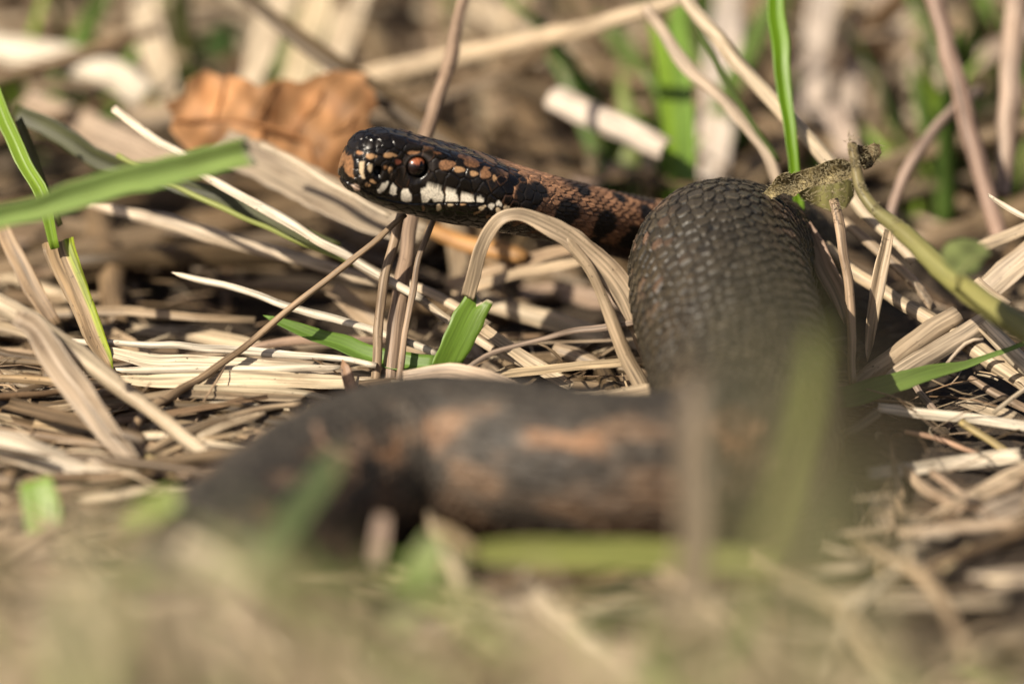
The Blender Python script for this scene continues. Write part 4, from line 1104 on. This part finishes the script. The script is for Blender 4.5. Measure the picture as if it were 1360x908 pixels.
# brown dead leaf behind the snout
lf = empty('dead_leaf', P(370, 240, 4.2))
tag(lf, 'curled orange brown dead leaf lying behind the snake\'s snout', 'leaf')
out_ = [(218, 138), (246, 126), (252, 104), (275, 94), (305, 99), (330, 106), (350, 113), (385, 106), (420, 100), (450, 93), (472, 97), (486, 112), (499, 130), (492, 150), (497, 172),
        (484, 196), (478, 232), (462, 262), (430, 262), (395, 240), (360, 222), (318, 204), (282, 196), (252, 190), (226, 172)]
out_ = [(x, y + (14 if y > 185 else 0)) for x, y in out_]
out2 = []
for a, b_ in zip(out_, out_[1:] + out_[:1]):
    out2 += [a, ((a[0] + b_[0]) / 2 + random.uniform(-9, 9), (a[1] + b_[1]) / 2 + random.uniform(-9, 9))]
dl = lambda x, y: 4.6 + .004 * (190 - y) + .12 * math.sin((x - 240) / 38) + .10 * math.sin((x + y) / 27) + .05 * math.sin((x * .7 - y) / 11) - .18 * math.exp(-((x - 345) / 30) ** 2)
lc = lambda x, y: np.array((.50, .265, .12)) * (.85 + .28 * math.sin(x / 21 + 1) * math.sin(y / 17) + .14 * math.sin(x / 6 + y / 9)) * (1.25 if 270 < x < 330 and y < 150 else 1.0)
leaf_sheet('leaf_blade', out2, dl, MAT_LEAF, lc, parent=lf, seed=3, thick=.014, res=70)
blade('midrib', [P(x, y, dl(x, y) - .04) for x, y in ((228, 160), (280, 158), (340, 165), (400, 185), (462, 225))], [.05, .06, .07, .07, .08], (.42, .20, .08), MAT_LEAF, parent=lf, kind='stalk')
for (x0, y0, x1, y1) in ((285, 158, 300, 102), (340, 165, 372, 108), (390, 180, 442, 100), (420, 196, 488, 140), (350, 172, 345, 215), (410, 190, 420, 245)):
    blade('vein', [P(x0 + (x1 - x0) * f, y0 + (y1 - y0) * f, dl(x0 + (x1 - x0) * f, y0 + (y1 - y0) * f) - .03) for f in (0, .35, .7, .97)], [.045, .04, .03, .02], (.36, .17, .065), MAT_LEAF, parent=lf, kind='stalk', wob=.1)

# round green leaf at the right
rl = empty('round_leaf', P(1282, 368, -2.9))
tag(rl, 'small round blurred green leaf near the right picture edge', 'leaf')
dr = lambda x, y: -4.2 + .018 * (340 - y) + .0003 * (x - 1282) ** 2 * .3
leaf_sheet('leaf_blade', [(1250, 334), (1258, 322), (1276, 316), (1296, 319), (1309, 326), (1317, 338), (1306, 346), (1300, 358), (1284, 366), (1266, 362), (1254, 350)], dr, MAT_GREEN, lambda x, y: np.array((.22, .26, .09)) * (.85 + .3 * math.sin(x / 7) * math.sin(y / 6)), parent=rl, res=34, seed=5, thick=.012)
blade('midrib', [P(x, y, dr(x, y) - .03) for x, y in ((1276, 363), (1284, 350), (1296, 342), (1312, 338))], [.045, .04, .03, .02], (.34, .36, .15), MAT_GREEN, parent=rl, kind='stalk')
blade('leaf_stem', [P(1276, 363, -4.6), P(1274, 372, -4.0), P(1270, 380, -3.2), P(1268, 384, -2.2)], .05, (.28, .30, .10), MAT_GREEN, parent=rl, kind='stalk')

# hairy withered leaf on its stem
hl = empty('withered_leaf', P(1140, 250, -.6))
tag(hl, 'hairy withered olive leaf drooping from the tip of a thick green stem', 'leaf')
st_pts = [(1131, 190, -.75), (1136, 215, -.8), (1143, 250, -.9), (1162, 278, -1.05), (1190, 300, -1.3), (1219, 326, -1.6), (1262, 368, -2.1), (1310, 404, -2.7), (1362, 438, -3.4), (1420, 470, -4.0)]
blade('stem', [P(*q) for q in st_pts], [.11, .13, .15, .18, .22, .25, .29, .31, .33, .33], (.34, .35, .10), MAT_GREEN, parent=hl, kind='stalk', wob=.02, cols=[(.28, .22, .12), (.29, .27, .11), (.30, .29, .10), (.29, .28, .10), (.27, .25, .10)])
dh = lambda x, y: -.55 + .0016 * (1130 - x) + .16 * math.sin((x - 1000) / 26) + .25 * math.sin((y - 200) / 16 + x / 60)
up_out = [(1003, 273), (1012, 258), (1024, 246), (1032, 234), (1042, 229), (1052, 231), (1066, 226), (1084, 221), (1098, 214), (1112, 211), (1126, 214), (1134, 224), (1132, 236), (1120, 240), (1106, 244), (1090, 246), (1076, 248), (1064, 254), (1054, 262), (1042, 256), (1028, 262), (1014, 274), (1006, 282)]
leaf_sheet('upper_fold', up_out, dh, MAT_WITHER, lambda x, y: np.array((.30, .245, .125)) * (1.0 + .35 * math.sin(x / 5 + y / 9)), parent=hl, res=60, thick=.07, seed=7)
low_out = [(1054, 246), (1075, 244), (1100, 240), (1124, 236), (1136, 244), (1134, 262), (1124, 276), (1104, 281), (1082, 272), (1064, 264)]
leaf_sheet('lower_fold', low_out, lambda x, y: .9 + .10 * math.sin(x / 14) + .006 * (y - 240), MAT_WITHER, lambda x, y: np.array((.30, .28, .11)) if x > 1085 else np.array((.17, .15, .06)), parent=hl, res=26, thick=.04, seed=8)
tip_out = [(1138, 192), (1150, 195), (1160, 190), (1168, 192), (1171, 204), (1164, 212), (1158, 222), (1148, 226), (1142, 216)]
leaf_sheet('tip_fold', tip_out, lambda x, y: -.45 + .2 * math.sin(x / 7), MAT_WITHER, lambda x, y: np.array((.15, .11, .06)), parent=hl, res=22, thick=.06, seed=9)
hm_ = Mass()
for k in range(900):
    src = random.choice((up_out, up_out, up_out, low_out, tip_out, None))
    if src is None:
        q = st_pts[random.randrange(0, 5)]; q2 = st_pts[1]
        x, y, d0 = q[0] + random.uniform(-7, 7), q[1] + random.uniform(-10, 10), q[2] - .05
    else:
        while True:
            a = np.array(src); x = random.uniform(a[:, 0].min(), a[:, 0].max()); y = random.uniform(a[:, 1].min(), a[:, 1].max())
            if poly_sd(np.array([[x, y]]), a)[0] < 0: break
        d0 = (dh(x, y) if src is up_out else -.42)
    p0 = P(x, y, d0 - .02)
    l = random.uniform(.04, .10)
    dv = unit(np.array([random.uniform(-1, 1), random.uniform(-1.3, .1), random.uniform(-.4, 1.2)]))
    p2 = p0 + dv * l
    hm_.add(blade_arrays([p0, (p0 + p2) / 2 + RNG.normal(0, .006, 3), p2], [.009, .008, .004], (.42, .36, .22), kind='stalk', hi=False, step=.03, wob=0))
adopt(tag(hm_.build('hairs', MAT_LEAF), kind='stuff'), hl)


# ---------------------------------------------------------------- ground cover nobody could count
PAL_DRY = [(.60, .48, .33), (.52, .40, .26), (.42, .31, .20), (.36, .26, .17), (.48, .36, .23), (.30, .21, .13), (.64, .53, .38), (.26, .17, .10), (.40, .31, .22), (.20, .13, .075)]
PAL_OLD_SHADE = [(.22, .15, .085), (.16, .11, .065), (.27, .195, .12), (.11, .075, .04), (.32, .24, .155)]  # decayed browns, darkened so the shade of the gaps sits in the colour
PAL_GRN = [(.17, .30, .05), (.24, .36, .05), (.11, .19, .04), (.30, .36, .11), (.14, .22, .05)]


def pick(pal, k=.18):
    return np.array(random.choice(pal)) * random.uniform(1 - k, 1 + k)


def depth_of(p):
    return float((p - CAMP) @ FWD) - D


def lying(m, x, y, z, L, wd, az, tilt, pal, bow=.15, **kw):
    a = np.array([math.cos(az), math.sin(az), 0])
    nrm = np.array([-a[1], a[0], 0])
    c_ = np.array([x, y, z + float(ground_height(x, y))])
    dz = math.tan(tilt) * L / 2
    b1 = random.uniform(-bow, bow) * L * .5
    b2 = random.uniform(0, bow) * L * .3
    pts = [c_ - a * L / 2 - [0, 0, dz], c_ + nrm * b1 + [0, 0, b2], c_ + a * L / 2 + [0, 0, dz]]
    zmin = min(p[2] for p in pts)
    if zmin < -.05:
        pts = [p + np.array([0, 0, -.05 - zmin]) for p in pts]
    s_ = np.array([pts[0] * (1 - f) + pts[2] * f + nrm * b1 * 4 * f * (1 - f) for f in np.linspace(0, 1, 7)])
    if not clear_of_snake(s_): return False
    m.add(blade_arrays(pts, [wd * .7, wd, wd * .6], pick(pal), kind=random.choice(('blade', 'half', 'fold', 'stalk')), hi=False, step=max(.3, L / 7), wob=.3,
                       taper=(0, random.choice((0, .3))), roll=random.uniform(-.6, .6), **kw))
    return True


def standing(m, x, y, h, wd, lean, az, pal, droop=.3, check=True, z0=0, limit=None):
    a = np.array([math.cos(az), math.sin(az), 0])
    b0 = np.array([x, y, float(ground_height(x, y)) - .1 + z0])
    pts = [b0 + a * h * lean * f ** 1.6 + np.array([0, 0, h * (f - droop * .5 * f ** 3)]) for f in (0, .3, .6, .85, 1)]
    s_ = np.array(pts)
    if check and not clear_of_snake(s_, .1): return False
    if limit is not None and not limit(s_): return False
    m.add(blade_arrays(pts, [wd * .8, wd, wd * .9, wd * .6, wd * .15], pick(pal), kind=random.choice(('blade', 'fold', 'blade')), hi=False, step=max(.35, h / 8), wob=.3,
                       roll=random.uniform(-.5, .5), up=(-math.cos(az) * .3 + random.uniform(-.6, .6), -1, .3)))
    return True


random.seed(12)
# litter lying round the snake, in and near focus
lit = Mass()
for k in range(760):
    y = random.uniform(-9, 7)
    x = random.uniform(-9, 9)
    if ((x + 2.4) / 4.0) ** 2 + ((y - 3.8) / 2.6) ** 2 < 1 and random.random() < .88: continue
    if x > 3.2 and random.random() < .93: continue
    L = random.uniform(1.6, 7.0)
    lying(lit, x, y, random.uniform(.0, .14) + .22 * random.random() ** 2, L, random.choice((.06, .09, .12, .16, .2, .25)) * random.uniform(.8, 1.2), random.gauss(0, .55) if random.random() < .6 else random.uniform(0, math.pi), random.gauss(0, .05), PAL_DRY if random.random() < .5 else PAL_OLD_SHADE)
tag(lit.build('grass_litter', MAT_DRY), kind='stuff')
for k in range(260):
    x, y = random.uniform(-8, 8), random.uniform(-7, 6)
    lying(lit, x, y, random.uniform(.0, .3), random.uniform(.5, 2.5), random.uniform(.1, .3), random.uniform(0, math.pi), random.gauss(0, .1), [(.10, .065, .035), (.15, .10, .055), (.07, .05, .03), (.12, .11, .05)])
# crumbs and fine fibres
fib = Mass()
for k in range(800):
    lying(fib, random.uniform(-8, 8), random.uniform(-6, 5), random.uniform(.1, .5), random.uniform(.25, 1.2), random.uniform(.012, .04), random.uniform(0, math.pi), random.gauss(0, .25), PAL_DRY, bow=.25)
tag(fib.build('fibre_litter', MAT_DRY), kind='stuff')


# grass behind: lying straw, upright dry blades, tufts of green
def low_behind(s_):
    return True


bk = Mass(); bg = Mass()
for k in range(1100):
    y = random.uniform(6, 34); x = random.uniform(-13, 13)
    if y < 13 and random.random() < .6: continue
    lying(bk, x, y, random.uniform(0, .6), random.uniform(3.5, 10), random.uniform(.14, .45), random.uniform(0, math.pi), random.gauss(0, .18), PAL_DRY if y > 13 else PAL_OLD_SHADE)
for k in range(420):
    y = random.uniform(12, 36); x = random.uniform(-13, 13)
    standing(bk, x, y, random.uniform(1.5, 6.5), random.uniform(.15, .42), random.uniform(.1, .9), random.uniform(0, 2 * math.pi), PAL_DRY)
for cx, cy, n in ((-4.2, 14, 12), (-1, 22, 14), (2.0, 9.5, 9), (2.4, 13, 10), (3.6, 17, 14), (6.4, 9.0, 14), (7.5, 12, 12), (-9, 20, 14), (9, 22, 16), (-7, 12, 8), (0.2, 17, 10)):
    for k in range(n):
        standing(bg, cx + random.gauss(0, .7), cy + random.gauss(0, .8), random.uniform(1.2, 4.5), random.uniform(.14, .34), random.uniform(.1, .7), random.uniform(0, 2 * math.pi), PAL_GRN)
# beyond the view, thinning out
for k in range(500):
    r = random.uniform(34, 90); a = random.uniform(.15, math.pi - .15)
    standing(bk, r * math.cos(a), r * math.sin(a), random.uniform(3, 8), random.uniform(.3, .6), random.uniform(.1, .8), random.uniform(0, 2 * math.pi), PAL_DRY, check=False)
for sx in (-1, 1):
    for k in range(350):
        lying(bk, sx * random.uniform(9, 26), random.uniform(-9, 14), random.uniform(0, .5), random.uniform(2, 6), random.uniform(.1, .3), random.uniform(0, math.pi), random.gauss(0, .12), PAL_DRY)
tag(bk.build('dry_grass_cover', MAT_DRY), kind='stuff')
tag(bg.build('green_grass_cover', MAT_GREEN), kind='stuff')

PAL_FORE = [(.66, .54, .38), (.58, .46, .31), (.50, .38, .25), (.62, .49, .32), (.46, .35, .23), (.70, .59, .44)]
PAL_FORG = [(.26, .38, .09), (.32, .42, .10), (.36, .42, .16), (.22, .31, .09)]
# grass in front, between the snake and the lens
fg = Mass(); fgg = Mass()
YMAX = {}


def below_line(s_):
    """keep the view of the snake open, as it is from where the picture was taken"""
    q = proj(s_)
    lim = -8 + np.interp(q[:, 0], [0, 120, 260, 420, 560, 640, 1000, 1100, 1360], [668, 676, 682, 725, 768, 765, 765, 790, 815])
    return bool((q[:, 1] > lim).all())


cnt = 0
for k in range(5200):
    y = -random.uniform(8.5, 42); x = random.uniform(-9, 9)
    h = random.uniform(1.0, 7.5)
    green = random.random() < .30
    if standing(fgg if green else fg, x, y, h, random.uniform(.10, .34), random.uniform(.1, 1.1), random.uniform(0, 2 * math.pi), PAL_FORG if green else PAL_FORE, droop=random.uniform(.1, .8), limit=below_line):
        cnt += 1
        if cnt > 900: break
cnt = 0
for k in range(7000):
    y = -random.uniform(22, 50); x = random.uniform(-6, 6)
    green = random.random() < .22
    if standing(fgg if green else fg, x, y, random.uniform(4.0, 13), random.uniform(.12, .36), random.uniform(.1, .9), random.uniform(0, 2 * math.pi), PAL_FORG if green else PAL_FORE, droop=random.uniform(.1, .6), limit=below_line, check=False):
        cnt += 1
        if cnt > 900: break
for k in range(500):
    lying(fg, random.uniform(-9, 9), -random.uniform(8.5, 36), random.uniform(0, .6), random.uniform(2, 6), random.uniform(.1, .32), random.uniform(0, math.pi), random.gauss(0, .12), PAL_FORE)
tag(fg.build('dry_grass_tufts', MAT_DRY), kind='stuff')
tag(fgg.build('green_grass_tufts', MAT_GREEN), kind='stuff')

# single blades close to the lens, a soft veil in front of the raised coil
for lab, pts_, w_, c_ in (('pale green veil of a blade close to the lens before the raised coil', [(1040, 345, -40), (1030, 450, -40), (1015, 600, -40.5), (1000, 760, -41), (985, 960, -42)], [16, 40, 55, 70, 80], (.19, .18, .09)),
                          ('beige veil of a blade close to the lens right of the raised coil', [(1105, 470, -44), (1115, 560, -44), (1120, 700, -44.5), (1125, 960, -45)], [12, 36, 48, 54], (.26, .21, .12)),
                          ('green veil of a blade close to the lens at the coil\'s right foot', [(1150, 620, -36), (1150, 700, -36), (1140, 800, -36.5), (1120, 960, -37)], [16, 44, 60, 70], (.14, .19, .06))):
    B('grass_shoot' if 'green' in lab else 'dry_straw', lab, 'grass blades in front of the snake', pts_, w_, c_, up=(0, -1, .1), taper=(.08, 0))
